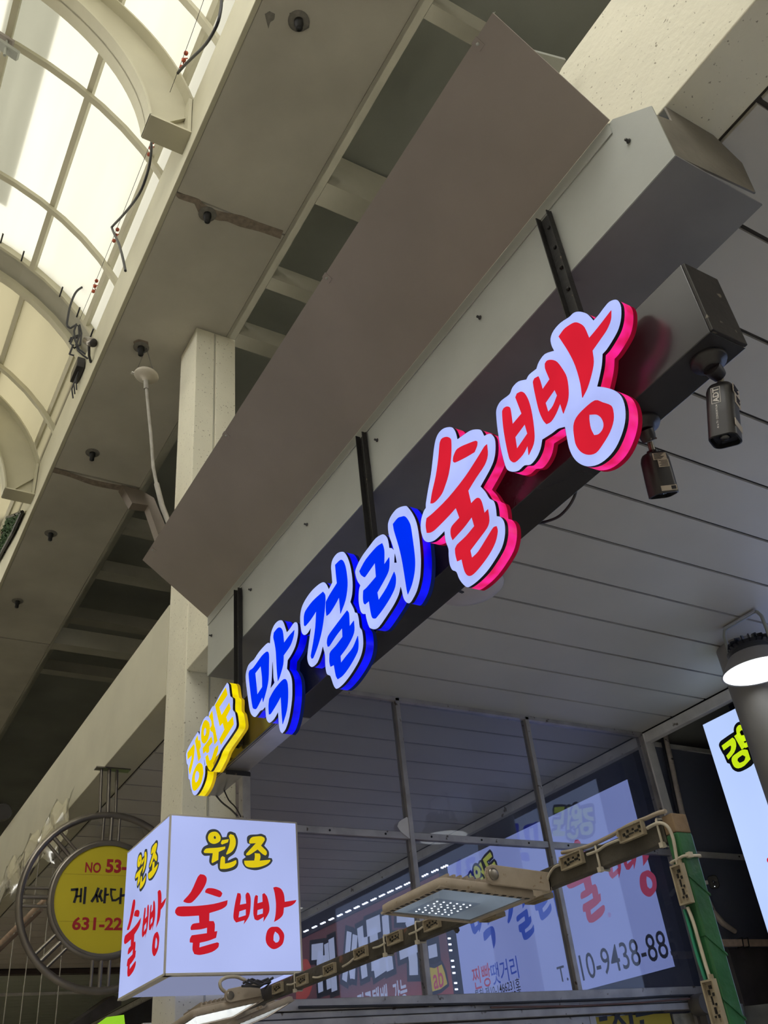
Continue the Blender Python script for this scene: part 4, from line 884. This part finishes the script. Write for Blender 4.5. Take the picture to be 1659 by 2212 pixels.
# second camera: label face to the viewer
pa, pb = at(1411, 981, 'x', 1.50), at(1434, 1070, 'x', 1.525)
t, p0, d, u, v, L, patch, body = cctv('black security camera under the sign beam beside the large red letter', (1.478, 1.04, 1.342), pa, pb, math.radians(-14), .062, .052, False)
sgn = 1 if u.dot(Vector(R[0])) > 0 else -1
uu = u * sgn
patch('paper_label', v, uu, .026, L * .06, L * .22, -.021, .015, LABELP); patch('paper_label', v, uu, .026, L * .22, L * .40, -.011, .017, LABELP); patch('paper_label', v, uu, .026, L * .84, L * .96, -.020, .022, LABELP)
for k in range(6): patch('label_print', v, uu, .026, L * (.075 + .024 * k), L * (.083 + .024 * k), -.018, .008 - .004 * (k % 3), BLACKINK, .0012)
for k in range(5): patch('label_print', v, uu, .026, L * (.245 + .03 * k), L * (.253 + .03 * k), -.008 + .004 * (k % 2), .014, BLACKINK, .0012)
patch('label_print', v, uu, .026, L * .86, L * .94, .007, .019, BLACKINK, .0012)
fr = (p0 + v * .0264 + d * (L * .90), uu, -d, -v); mb = MB(); put_text(mb, 'ADT', .006, fr, .013, 0, -.0016, .02); obj('white_lettering', mb, MATS['camera_white_print'], body)
# third camera on the white post
c3 = at(1541, 1905, 'y', 3.93)
t = thing('security_camera', 'small black camera on the white post behind the green post', 'camera', c3, 'bullet cameras under the sign beam')
dv = (-c3).normalized(); uu = dv.cross(Vector((0, 0, 1))).normalized(); vv = uu.cross(dv)
lp3 = lambda s, x: [c3 + dv * x + uu * px * s + vv * py * s for px, py in rrect(.062, .078, .022)]
obj('housing', loft(MB(), [lp3(.8, -.07), lp3(1, -.06), lp3(1, 0), lp3(.9, .004)], True, False), BLACKP, t)
obj('lens_window', loft(MB(), [lp3(.9, .004), lp3(.86, -.001)], False, True, False), BLACKTRIM, t)
obj('lens', MB().lathe([(.010, .0), (.009, .004), (0, .005)], c3 + dv * -.001, dv, 16), MATS['camera_lens'], t)
obj('indicator', MB().lathe([(.0022, 0), (.0022, .003), (0, .003)], c3 - vv * .026 + dv * -.001, dv, 8), glow('camera_indicator', (.8, .9, 1.0), 3.0), t)
obj('mount_arm', MB().tube([c3 - dv * .05, Vector((c3.x - .02, 4.05, c3.z + .02)), Vector((4.735, 4.11, c3.z + .03))], .012, 8), WHITEPLASTIC, t)

# ------------------------------------------------------------------ green post, rusty arm, flood lights, LED modules
AX, AX2, AZ0, AZ1 = 1.45, 1.474, .428, .473
t = thing('lamp_post', 'square steel post wrapped in green tape, with a bare rusty top', 'post', (1.472, 1.27, -1.55))
obj('tape_wrap', MB().box(AX, 1.494, 1.252, 1.282, -1.55, .440), GREENTAPE, t, .004)
obj('bare_top', MB().box(AX + .001, 1.493, 1.253, 1.2815, .440, AZ1 + .004), RUSTTOP, t, .002)
for k in range(14):
    z = .36 - .105 * k
    obj('tape_edge', MB().prism([(AX - .0012, 1.2505, z), (1.495, 1.2505, z - .035), (1.495, 1.2505, z - .039), (AX - .0012, 1.2505, z - .004)], (0, .033, 0)), GREENTAPE, t)
t = thing('lamp_boom', 'rusty square steel arm running from the green post along the street', 'arm', (1.47, 2.2, AZ0))
obj('arm_tube', MB().box(AX, AX2, 1.2825, 3.474, AZ0, AZ1), RUSTARM, t, .003)
obj('end_cap', MB().box(AX + .004, AX2 - .004, 3.474, 3.476, AZ0 + .004, AZ1 - .004), RUSTARM, t)
def tie(y, label, post=False, z=0):
    if not post: L = [(AX - .003, y, AZ0 - .003), (AX2 + .003, y + .004, AZ0 - .003), (AX2 + .003, y + .004, AZ1 + .003), (AX - .003, y, AZ1 + .003)]
    else: L = [(AX - .004, 1.248, z), (1.497, 1.248, z + .003), (1.497, 1.286, z + .002), (AX - .004, 1.286, z - .004)]
    pts = []
    for i in range(4):
        a, b = Vector(L[i]), Vector(L[(i + 1) % 4]); pts += [a.lerp(b, .06), a.lerp(b, .5), a.lerp(b, .94)]
    hd = Vector(L[0]) if not post else Vector(((AX + AX2) / 2, 1.2465, z + .002))
    m = MB().tube(pts, .0028, 6, closed=True); o = tag(obj('cable_tie', m, CABLEW), label, 'cable tie', 'pale cable ties on the arm and post')
    obj('tie_head', MB().obox(hd, (.005, 0, 0), (0, .005, 0), (0, 0, .005)), CABLEW, o)
ar = lambda px, py: at(px, py, 'x', AX).y
tie(ar(1427, 1800), 'cable tie on the rusty arm nearest the green post')
tie(ar(1291, 1840), 'cable tie on the rusty arm between the two modules beside the pole')
tie(ar(901, 2012), 'cable tie on the rusty arm just left of the flood light, with a bead')
tie(ar(832, 2040), 'cable tie on the arm in front of the red banner letters')
tie(ar(638, 2120), 'thin cable tie on the far part of the rusty arm by the cube sign')
tie(0, 'cable tie around the green post near its top', True, .392)
# LED module, built once at the origin (long axis y), then copied
def led_module(loc, label, rot=None):
    global LM
    if LM is None:
        r = thing('led_module', label, 'led module', (0, 0, 0), 'dusty led modules strung on the arm and post')
        K = 1.33; bx = lambda a, b, c, d, e, f: MB().box(a * K, b * K, c * K, d * K, e * K, f * K)
        obj('case', bx(-.004, 0, -.026, .026, -.010, .010), DUSTYM, r)
        for za, zb in ((-.011, -.0085), (.0085, .011)): obj('case_rim', bx(-.009, -.001, -.027, .027, za, zb), DUSTYM, r)
        for ya, yb in ((-.027, -.0245), (.0245, .027)): obj('case_rim', bx(-.009, -.001, ya, yb, -.0085, .0085), DUSTYM, r)
        for (yy, zz, a, b) in ((-.017, .003, .002, .002), (-.017, -.004, .0012, .0012), (-.010, -.001, .004, .0015), (-.003, .003, .0015, .0015), (.002, -.002, .005, .001), (.009, .003, .002, .002), (.012, -.004, .003, .0015), (.018, 0, .0022, .0022)):
            obj('circuit_part', bx(-.0055, -.0035, yy - a, yy + a, zz - b, zz + b), BLACKTRIM, r)
        obj('lug', bx(-.006, 0, .027, .033, .001, .007), DUSTYM, r)
        LM = r
    else: r = dup(LM, loc, label)
    r.location = Vector(loc)
    if rot: r.rotation_euler = rot
    return r
LM = None
ords = ['first', 'second', 'third', 'fourth', 'fifth', 'sixth', 'seventh']
for i, (px, py) in enumerate(((1370, 1797), (1241, 1858))):
    p = at(px, py, 'x', AX); led_module((AX - .0005, p.y, p.z), 'led module on the rusty arm right of the flood light, %s from the green post' % ords[i], (0, 0, 0))
for i, (px, py) in enumerate(((938, 1995), (857, 2026), (784, 2058), (717, 2103), (657, 2117), (604, 2134))):
    p = at(px, py, 'x', AX); led_module((AX - .0005, p.y, min(max(p.z, AZ0 + .016), AZ1 - .016)), 'led module on the arm left of the flood light, %s from the flood light' % ords[i])
for i, (px, py) in enumerate(((1147, 1931), (1047, 1971))):
    p = at(px, py, 'z', AZ0); led_module((AX + .016, ar(px, py - 20), AZ0 - .0005), 'led module under the arm behind the flood light, %s from the green post' % ords[i], (0, -math.pi / 2, 0))
p1_, p2_ = at(1474, 1912, 'x', AX), at(1546, 2165, 'x', AX)
led_module((AX - .001, 1.267, p1_.z), 'led module standing upright high on the green post', (math.pi / 2, 0, 0))
led_module((AX - .001, 1.267, p2_.z), 'led module standing upright low on the green post', (math.pi / 2, 0, 0))
wire = [(1360, 1803), (1395, 1788), (1420, 1778)]
def cable(pix, ax, v, r, m, label, parts=None):
    pts = [at(px, py, ax, v) for px, py in pix]; P2 = []
    for i in range(len(pts) - 1):
        a, b = pts[i], pts[i + 1]; z_ = pts[max(i - 1, 0)]; n_ = pts[min(i + 2, len(pts) - 1)]
        for k in range(4):
            s = k / 4; P2.append(.5 * ((2 * a) + (b - z_) * s + (2 * z_ - 5 * a + 4 * b - n_) * s * s + (3 * a - z_ - 3 * b + n_) * s ** 3))
    P2.append(pts[-1])
    return tag(obj('cable', MB().tube(P2, r, 7), m), label, 'cable')
cable([(1398, 1789), (1418, 1779), (1432, 1779), (1444, 1788), (1453, 1808), (1458, 1832), (1461, 1850), (1464, 1868)], 'x', AX - .006, .0035, CABLEW, 'pale twin cable bending from the arm down the green post')
cable([(1485, 1960), (1497, 1990), (1510, 2035), (1523, 2080), (1535, 2118)], 'x', AX - .006, .0035, CABLEW, 'pale cable between the two upright modules on the green post')
cable([(1478, 1965), (1490, 2005), (1505, 2060), (1524, 2118)], 'x', AX - .003, .0035, paint('green_cable', (.02, .20, .12), .4), 'green cable running down the post beside the pale one')
cable([(1268, 1846), (1290, 1838), (1310, 1825), (1342, 1812)], 'x', AX - .005, .003, CABLEW, 'pale cable between the two modules nearest the green post')
cable([(1214, 1867), (1198, 1873), (1186, 1890), (1180, 1910), (1172, 1918)], 'x', AX - .005, .003, CABLEW, 'pale cable dropping under the arm beside the flood light')
for i, (a, b) in enumerate((((884, 2018), (915, 2001)), ((806, 2048), (832, 2037)), ((740, 2088), (766, 2069)), ((676, 2111), (696, 2108)), ((620, 2127), (640, 2122)))):
    cable([a, ((a[0] + b[0]) / 2, (a[1] + b[1]) / 2 + 2), b], 'x', AX - .005, .0028, CABLEW, 'short module cable left of the flood light, %s link from that light' % ords[i])
cable([(1214, 1842), (1240, 1837), (1275, 1826), (1320, 1805), (1360, 1782), (1395, 1768), (1420, 1757), (1438, 1752)], 'x', AX - .002, .0045, paint('thick_grey_brown_cable', (.30, .25, .20), .6), 'thick grey-brown cable lying over the top of the rusty arm')

# flood light, built once, then copied and tilted
LG = glow('flood_lens_sheen', (.36, .43, .50), .75, .35, 7)  # bluish reflection on the lens put in as uneven emission
def flood(loc, rot, label, lens_glow, side=1, yl=.165):
    r = thing('flood_light', label, 'flood light', loc, 'dusty flood lights on the rusty arm')
    H2 = .130; o = Vector(loc)
    mb = MB(); loft(mb, [[o + Vector((x * s, y * s, z)) for x, y in rrect(2 * H2, 2 * H2, .02)] for s, z in ((.98, 0), (1.0, .004), (1.0, .016), (.93, .022))], False, True)
    for xa, xb, ya_, yb_ in ((-H2 * .98, -H2 * .86, -H2 * .98, H2 * .98), (H2 * .86, H2 * .98, -H2 * .98, H2 * .98), (-H2 * .86, H2 * .86, -H2 * .98, -H2 * .86), (-H2 * .86, H2 * .86, H2 * .86, H2 * .98)):
        mb.box(o.x + xa, o.x + xb, o.y + ya_, o.y + yb_, o.z - .001, o.z + .004)
    obj('casting', mb, DUSTY, r)
    for k in range(11):
        for s in (-1, 1):
            obj('notch', MB().box(o.x - H2 * .95, o.x - H2 * .885, o.y - .112 + .0215 * k, o.y - .102 + .0215 * k, o.z - .0018, o.z) if s < 0 else MB().box(o.x - .112 + .0215 * k, o.x - .102 + .0215 * k, o.y - H2 * .95, o.y - H2 * .885, o.z - .0018, o.z), BLACKTRIM, r)
    obj('lens', MB().box(o.x - .110, o.x + .110, o.y - .110, o.y + .110, o.z + .003, o.z + .005), lens_glow, r)
    obj('lens_glass', MB().box(o.x - .111, o.x + .111, o.y - .111, o.y + .111, o.z + .0005, o.z + .0015), LENS, r)
    if lens_glow is LG:
        ld = obj('led_board', MB().box(o.x - .075, o.x + .045, o.y - .03, o.y + .095, o.z + .0022, o.z + .0030), glow('led_board', (.20, .25, .32), .9, .3, 9), r)
        for i in range(6):
            for j in range(6):
                obj('led', MB().lathe([(.0026, 0), (.0022, -.0012), (0, -.0012)], o + Vector((-.062 + .018 * i + .004 * (j % 2), -.012 + .019 * j, .0022)), (0, 0, 1), 8, caps=False), LED, ld)
    obj('heat_sink', MB().box(o.x - .085, o.x + .07, o.y - .09, o.y + .09, o.z + .02, o.z + .032), DUSTY, r, .004)
    for k in range(9): obj('fin', MB().box(o.x - .08 + .017 * k, o.x - .074 + .017 * k, o.y - .085, o.y + .085, o.z + .032, o.z + .042), DUSTY, r)
    for s in (-1, 1):
        y_ = o.y + s * .138
        lug = obj('yoke_arm', MB().prism([(o.x + x * side, y_ - .004, o.z + z) for x, z in ((-.012, .022), (.002, .014), (yl, .014), (yl, .056), (.002, .056), (-.012, .048), (-.016, .035))], (0, .008, 0)), DUSTY, r, .002)
        obj('yoke_screw', MB().lathe([(.013, 0), (.013, .003), (.009, .004), (0, .004)], (o.x + .004 * side, y_ + s * .004, o.z + .035), (0, s, 0), 14), STEEL, r)
    xa, xb = sorted(((yl - .005) * side, yl * side)); obj('yoke_plate', MB().box(o.x + xa, o.x + xb, o.y - .142, o.y + .142, o.z + .014, o.z + .056), DUSTY, r)
    r.rotation_euler = rot
    return r
flood((1.285, 1.79, .418), (0, math.radians(4), 0), 'dusty square flood light under the middle of the rusty arm, some leds lit', LG)
LW = glow('flood_bright_lens', (1.0, 1.0, .93), 4.0)
flood((1.314, 3.335, .402), (math.radians(-4), math.radians(-9), 0), 'glowing flood light at the far end of the arm, hanging to the street side', LW, 1, .116)
flood((1.575, 3.62, .418), (math.radians(-5), math.radians(-17), 0), 'glowing flood light at the far end of the arm, hanging to the shop side', LW, -1, .122)
cable([(492, 2146), (478, 2135), (476, 2120), (490, 2111), (510, 2110), (528, 2117), (534, 2122)], 'y', 3.25, .006, CABLEW, 'thick pale cable looping over the far flood light')
q0 = at(552, 2122, 'y', 3.16); t = thing('wire_bundle', 'knot of dark wire ends on top of the arm end beside the far flood lights', 'wires', (1.47, 3.14, .475))
for i, pts in enumerate(([(525, 2124), (545, 2115), (560, 2122), (580, 2114)], [(530, 2128), (550, 2122), (565, 2126), (584, 2118)], [(528, 2120), (540, 2126), (556, 2118), (575, 2124)], [(522, 2130), (540, 2130), (560, 2132), (590, 2112)], [(535, 2116), (560, 2128), (585, 2122), (572, 2135)])):
    obj('strand', MB().tube([at(px, py, 'y', 3.17 - .012 * i) for px, py in pts], .004, 6), CABLEK, t)
t = thing('hanging_strap', 'dark strap hanging below the arm beside the flood light', 'strap', at(990, 2010, 'x', 1.47))
obj('strap', MB().prism([at(px, py, 'x', 1.47) for px, py in ((974, 1990), (984, 1992), (989, 2010), (985, 2016), (979, 2008))], (.006, 0, 0)), BROWNCLOTH, t)

# ================================================================== ROOF WIRES, SPRINKLERS, SMALL THINGS ABOVE
WX = .835
cable([(446, -15), (440, 0), (397, 120), (320, 322), (250, 500), (205, 612), (172, 690)], 'z', 5.3, .0016, CABLEK, 'thin straight wire strung along the arched roof')
cable([(479, -10), (477, 20), (468, 55), (445, 95), (415, 125), (398, 142), (384, 158)], 'x', WX, .0085, CABLEK, 'dark cable drooping near the top of the picture, beyond the arch')
cable([(327, 308), (326, 335), (318, 375), (300, 420), (270, 460), (244, 488), (242, 493), (249, 510), (258, 530), (266, 560), (271, 585)], 'x', WX, .0085, CABLEK, 'dark cable drooping below the near arch to the slab edge')
cable([(205, 621), (185, 618), (165, 630), (152, 660), (146, 690), (145, 703), (152, 709)], 'y', 5.05, .0085, CABLEK, 'dark cable making a loop above the coiled wiring')
for i, (px, py, l) in enumerate(((397, 130, 'nearest the top of the picture'), (326, 320, 'just below the near arch'), (250, 508, 'halfway between the arches'), (205, 618, 'above the cable loop'))):
    p = at(px, py, 'z', 5.3)
    t = thing('insulator_clip', 'orange-brown insulator clip holding cable to wire, ' + l, 'clip', p, 'insulator clips on the roof wire')
    for k in (-1, 0, 1): obj('bead', MB().lathe([(.004, -.012), (.013, -.006), (.013, .006), (.004, .012)], p + Vector((0, -.035 * k + .0, .02 * k)), (0, 1, .4), 10), COPPER, t)
    obj('twist', MB().tube([p + Vector((.012, -.03, -.02)), p + Vector((-.01, 0, .01)), p + Vector((.012, .03, 0)), p + Vector((0, .05, -.02))], .004, 6), COPPER, t)
t = thing('wiring_coil', 'coiled dark wiring at the slab edge where roof and canvas meet', 'wires', at(168, 730, 'y', 5.0))
for L in ([(165, 700), (160, 715), (162, 735), (172, 755), (184, 765)], [(172, 702), (176, 720), (173, 745), (160, 752), (152, 742), (158, 728), (170, 724)], [(152, 709), (163, 702), (170, 704), (171, 725), (164, 745), (168, 757), (180, 768), (190, 775)], [(150, 738), (153, 730), (168, 729)], [(158, 745), (150, 765), (160, 768)]):
    obj('wire', MB().tube([at(px, py, 'y', 5.0) for px, py in L], .0075, 7), CABLEK, t)
p = at(193, 738, 'x', .90)
t = thing('spot_lamp', 'small silver spot lamp clamped at the slab edge beside the coiled wiring', 'lamp', p)
obj('housing', MB().lathe([(.030, -.05), (.034, 0), (.034, .06), (.025, .07)], p, (.3, -.6, -.6), 18), STEEL, t)
obj('front_glass', MB().lathe([(.030, .066), (.028, .071), (0, .071)], p, (.3, -.6, -.6), 18), BLACKP, t)
obj('clamp', MB().tube([p + Vector((0, 0, -.03)), p + Vector((.02, .05, -.09)), p + Vector((.05, .12, -.08))], .010, 8), BLACKP, t)
p = at(168, 800, 'x', .92)
t = thing('junction_box', 'dark wiring box hanging at the slab edge below the coiled wiring', 'box', p)
obj('case', MB().box(p.x - .03, p.x + .03, p.y - .10, p.y + .10, p.z - .05, p.z + .05), BLACKP, t, .006)
for k in (-1, 1): obj('gland', MB().lathe([(.016, 0), (.016, .02), (.009, .03)], p + Vector((-.01, .05 * k, .05)), (0, 0, 1), 12), WHITEPLASTIC, t)
for k in (-1, 0, 1): obj('wire', MB().tube([p + Vector((0, .04 * k, -.05)), p + Vector((-.01, .06 * k + .03, -.12)), p + Vector((.01, .05 * k + .05, -.2))], .006, 6), CABLEK, t)

SP = None
for i, (px, py) in enumerate(((645, 45), (448, 462), (305, 750), (200, 978), (110, 1152), (38, 1298))):
    p = at(px, py, 'z', 4.72); lb = 'dark sprinkler stub on the slab soffit, %s from the top of the picture' % ords[i]
    if SP is None:
        SP = thing('sprinkler_stub', lb, 'sprinkler', p, 'sprinkler stubs along the slab')
        obj('pipe', MB().lathe([(.024, .001), (.024, -.035), (.018, -.037), (.018, -.075), (.010, -.076)], p, seg=16), BLACKTRIM, SP)
        obj('collar', MB().lathe([(.055, -.0005), (.055, -.004), (.024, -.006)], p, seg=20), STAIN2, SP)
        obj('plug', MB().lathe([(.011, -.076), (.011, -.0775), (0, -.0775)], p, seg=12, caps=False), DARKBEAM, SP)
    else: dup(SP, p, lb)
p = at(316, 812, 'z', 4.42)
t = thing('smoke_detector', 'cream dish-shaped detector hung below the slab beside the column', 'detector', p)
obj('dish', MB().lathe([(.0, .035), (.05, .033), (.078, .016), (.084, 0), (.080, -.006), (.055, -.022), (.02, -.03), (.014, -.05)], p, (.12, -.1, 1), 32), paint('cream_detector_plastic', (.46, .42, .35), .5, .06, 9, 0), t)
obj('clip', MB().box(p.x - .10, p.x - .082, p.y + .0, p.y + .02, p.z - .004, p.z + .004), WHITEPLASTIC, t)
obj('adapter', MB().tube([p + Vector((.0, 0, -.045)), p + Vector((.006, 0, -.12))], .016, 12), paint('grey_conduit', (.33, .31, .28), .5, .15, 20, .05), t)
q0 = p + Vector((.006, 0, -.10)); cpts = [q0] + [at(px, py, 'y', p.y) for px, py in ((320, 880), (326, 940), (331, 1008), (338, 1045), (350, 1092), (364, 1128), (372, 1150))]
obj('conduit', MB().tube(cpts[:5], .011, 9), MATS['grey_conduit'], t); obj('conduit', MB().tube(cpts[4:], .017, 10), MATS['grey_conduit'], t)
for dx in (-.07, .06): obj('hanging_wire', MB().tube([p + Vector((dx, 0, .02)), Vector((p.x - .02, p.y - .02, 4.66))], .0015, 5), CABLEK, t)

# perforated plate on the soffit, fascia stub, cables at the sign beam
p = at(1513, 300, 'z', 2.1165)
t = thing('perforated_plate', 'small perforated steel plate under the near concrete beam', 'plate', (p.x, p.y, 2.112))
obj('plate', MB().box(p.x - .036, p.x + .036, p.y - .014, p.y + .014, 2.1145, 2.1168), GALV, t)
for k in range(7): obj('hole', MB().lathe([(.0042, 0), (.0042, -.0012), (0, -.0012)], (p.x - .027 + .009 * k, p.y + (.006 if k % 2 else -.005), 2.1145), (0, 0, 1), 10, caps=False), BLACKTRIM, t)
cable([(1246, 1050), (1241, 1072), (1228, 1095), (1208, 1115), (1185, 1125), (1163, 1130), (1145, 1133)], 'x', 1.53, .004, CABLEK, 'black cable sagging below the sign beam between the red letters')
cable([(462, 1712), (478, 1732), (498, 1748), (512, 1762)], 'x', 1.50, .004, CABLEK, 'dark cable dropping from the far end of the sign beam')
cable([(482, 1702), (494, 1728), (508, 1743), (520, 1764)], 'x', 1.505, .003, CABLEK, 'second thin cable beside the first at the far end of the sign beam')
pa = at(1150, 112, 'z', 2.60); pb = at(1222, 128, 'z', 2.60)
t = thing('support_bracket', 'grey steel bracket between canopy sheet and near concrete beam', 'bracket', pa)
obj('plate', MB().prism([at(px, py, 'z', 2.60) for px, py in ((1148, 110), (1222, 130), (1207, 160), (1180, 150))], (0, 0, .012)), GALV, t)

p = at(14, 105, 'y', 3.56)
t = thing('roof_clamp', 'pale steel clamp plates on the roof rib at the left edge of the picture', 'clamp', p)
obj('plate', MB().obox(p, (.075, 0, -.03), (0, .03, 0), (.006, 0, .014)), GALV, t)
obj('plate', MB().obox(p + Vector((-.03, 0, .09)), (.06, 0, -.02), (0, .03, 0), (.005, 0, .012)), PRIMER, t)
obj('bolt', MB().tube([p + Vector((-.01, -.01, .12)), p + Vector((.0, -.01, -.10))], .009, 8), GALV, t)

# hedge panel at the slab edge
hp = [at(px, py, 'x', .925) for px, py in ((-14, 1130), (48, 1106), (28, 1150), (-8, 1215))]
t = thing('hedge_panel', 'black framed artificial hedge panel hung at the far slab edge', 'hedge panel', hp[2])
obj('backing', MB().prism([h + Vector((.004, 0, 0)) for h in hp], (.012, 0, 0)), BLACKP, t)
for i in range(4): obj('frame_bar', MB().tube([hp[i], hp[(i + 1) % 4]], .018, 6), BLACKTRIM, t)
mb = MB(); rr = random.Random(3)
for k in range(500):
    a, b = rr.random(), rr.random(); c = hp[0].lerp(hp[1], a).lerp(hp[3].lerp(hp[2], a), b); s = .035
    d1 = Vector((rr.uniform(-.6, -.1), rr.uniform(-1, 1), rr.uniform(-1, 1))).normalized() * s; d2 = d1.cross(Vector((1, .3, .2))).normalized() * s * .5
    mb.add([c - d1, c + d2, c + d1, c - d2], [(0, 1, 2, 3)])
tag(obj('leaves', mb, LEAF, t), None, None, None, 'stuff')

# crumpled film on the far beam, scrap timber, strings, far awning
mb = MB(); rr = random.Random(5); n, m = 34, 9; g = []
for i in range(n + 1):
    for j in range(m + 1):
        y = 6.35 + 3.6 * i / n; zt_ = 2.22 - .05 * math.sin(i * .9) - .03 * math.sin(i * 2.3); zb2 = 1.82 - .10 * math.sin(i * .6 + 1)
        f = j / m; x = 1.452 - .05 * f * (1 + math.sin(i * 1.3 + j)) * .6 - rr.uniform(0, .022) * (1 if j else 0)
        g.append((x, y, zt_ + (zb2 - zt_) * f))
mb.add(g, [(i * (m + 1) + j, (i + 1) * (m + 1) + j, (i + 1) * (m + 1) + j + 1, i * (m + 1) + j + 1) for i in range(n) for j in range(m)], True)
tag(obj('plastic_film', mb, FILM), 'crumpled clear plastic film hanging from the far beam behind the round sign', 'film')
mb = MB(); g = []
for i in range(21):
    for j in range(8):
        f = i / 20; h = j / 7
        g.append((1.50 + .9 * f, 6.9 + .12 * math.sin(i * .9) + .05 * math.sin(j * 2 + i), 2.116 - (.50 + .06 * math.sin(i * 1.1)) * h))
mb.add(g, [(i * 8 + j, (i + 1) * 8 + j, (i + 1) * 8 + j + 1, i * 8 + j + 1) for i in range(20) for j in range(7)], True)
tag(obj('plastic_film', mb, FILM), 'second length of clear film strung across behind the round sign', 'film')
a, b = at(-10, 2048, 'y', 7.4), at(112, 1928, 'y', 6.6)
tag(obj('timber', MB().tube([a, b], .022, 4), WOOD), 'thin pale timber leaning behind the round sign, upper of two', 'timber')
a, b = at(-10, 2062, 'y', 7.3), at(90, 1965, 'y', 6.6)
tag(obj('timber', MB().tube([a, b], .016, 4), paint('dark_timber', (.14, .10, .08), .8)), 'thin dark timber under the pale one behind the round sign', 'timber')
p = at(6, 1755, 'x', 1.40)
t = thing('spot_lamp', 'black lamp head on the far beam at the left edge of the picture', 'lamp', p)
obj('housing', MB().lathe([(.07, -.12), (.08, 0), (.07, .06)], p, (-.1, -.95, -.2), 16), BLACKP, t); obj('bracket', MB().tube([p, p + Vector((.03, .06, .02)), (1.465, p.y + .10, p.z + .03)], .015, 8), BLACKP, t)
for i, (a, b) in enumerate((((25, 2060), (5, 2225)), ((62, 2045), (41, 2225)), ((100, 2010), (78, 2225)), ((134, 2050), (118, 2225)))):
    pa, pb = at(*a, 'y', 7.6), at(*b, 'y', 7.6)
    tag(obj('string', MB().tube([(pa.x, pa.y, 2.108), pa, pb], .004, 5), CABLEW), 'pale string hanging from the far ceiling below the round sign, %s from the left edge' % ords[i], 'string')
p = [at(px, py, 'y', 8.2) for px, py in ((236, 2216), (268, 2192), (272, 2230), (228, 2240))]
tag(obj('awning', MB().prism(p, (0, .5, .05)), glow('lime_awning', (.30, .62, .03), .9)), 'lime green awning corner below the round sign', 'awning')  # awning cloth emits, its brightness put into the material
p = [at(px, py, 'y', 9.2) for px, py in ((140, 2225), (245, 2150), (262, 2160), (262, 2172), (170, 2225))]
tag(obj('awning_board', MB().prism(p, (0, .3, .02)), BROWNCLOTH), 'dark sloping board above the lime awning', 'board')
tag(obj('white_post', MB().box(1.62, 1.70, 5.1, 5.18, -1.55, .60), WHITEFRAME), 'white post below the cube sign at the left of the column', 'post')

# clutter beside the white post
t = thing('timber_batten', 'pale timber batten tied behind the green post', 'batten', (5.0, 3.96, .745))
obj('batten', MB().box(4.66, 5.5, 3.95, 3.98, .735, .772), WOOD, t, .002)
q = at(1607, 2036, 'y', 3.95)
for k in (-.02, .03): obj('wire_tie', MB().tube([(q.x + k, 3.945, .73), (q.x + k + .01, 3.945, .778), (q.x + k + .01, 3.985, .778), (q.x + k, 3.985, .73)], .004, 6, closed=True), BLACKTRIM, t)
tag(obj('dark_board', MB().box(4.80, 5.6, 4.0, 4.03, .43, .735), BROWNCLOTH), 'dark cloth covered board under the pale batten', 'board')
mb = MB(); g = []
for i in range(25):
    for j in range(10): g.append((4.55 + 1.1 * i / 24, 3.98 - .05 * math.sin(i * .8) - .03 * math.sin(j * 1.4 + i * .5), .43 - 1.2 * j / 9))
mb.add(g, [(i * 10 + j, (i + 1) * 10 + j, (i + 1) * 10 + j + 1, i * 10 + j + 1) for i in range(24) for j in range(9)], True)
tag(obj('tarpaulin', mb, GREYCLOTH), 'grey tarpaulin hanging below the dark board', 'tarpaulin')
t = thing('roll_motor', 'dark shutter end housing beside the green post, under the sill rail', 'housing', at(1512, 2165, 'y', 4.05))
p = at(1513, 2170, 'y', 4.06)
obj('drum', MB().lathe([(.05, -.04), (.055, -.03), (.055, .04), (.045, .05)], p, (0, 1, 0), 20), paint('shutter_housing', (.12, .11, .10), .5), t)
obj('stem', MB().box(p.x + .0, p.x + .045, 4.04, 4.09, -.6, p.z), MATS['shutter_housing'], t)
pts = [at(px, py, 'y', 4.085) for px, py in ((1436, 1588), (1447, 1640), (1460, 1700), (1473, 1760), (1490, 1830), (1508, 1880), (1522, 1930), (1540, 1970), (1562, 1995), (1588, 2012))]
t = thing('foam_sleeve', 'torn pale foam sleeve running down beside the white post', 'foam sleeve', pts[-1])
obj('sleeve', MB().tube(pts, [.020, .023, .021, .024, .020, .022, .021, .020, .018, .015], 10), paint('torn_foam', (.48, .42, .37), .9, .25, 18, .6, 30, speck=.4, sscale=20, speckcol=(.05, .04, .05)), t)
obj('inner_pipe', MB().tube([pts[0] + Vector((-.035, .0, 0)), pts[3] + Vector((-.035, 0, 0)), pts[5] + Vector((-.03, 0, 0))], .010, 8), BLACKP, t)

for o in ROOTS: o.location.z += EYE
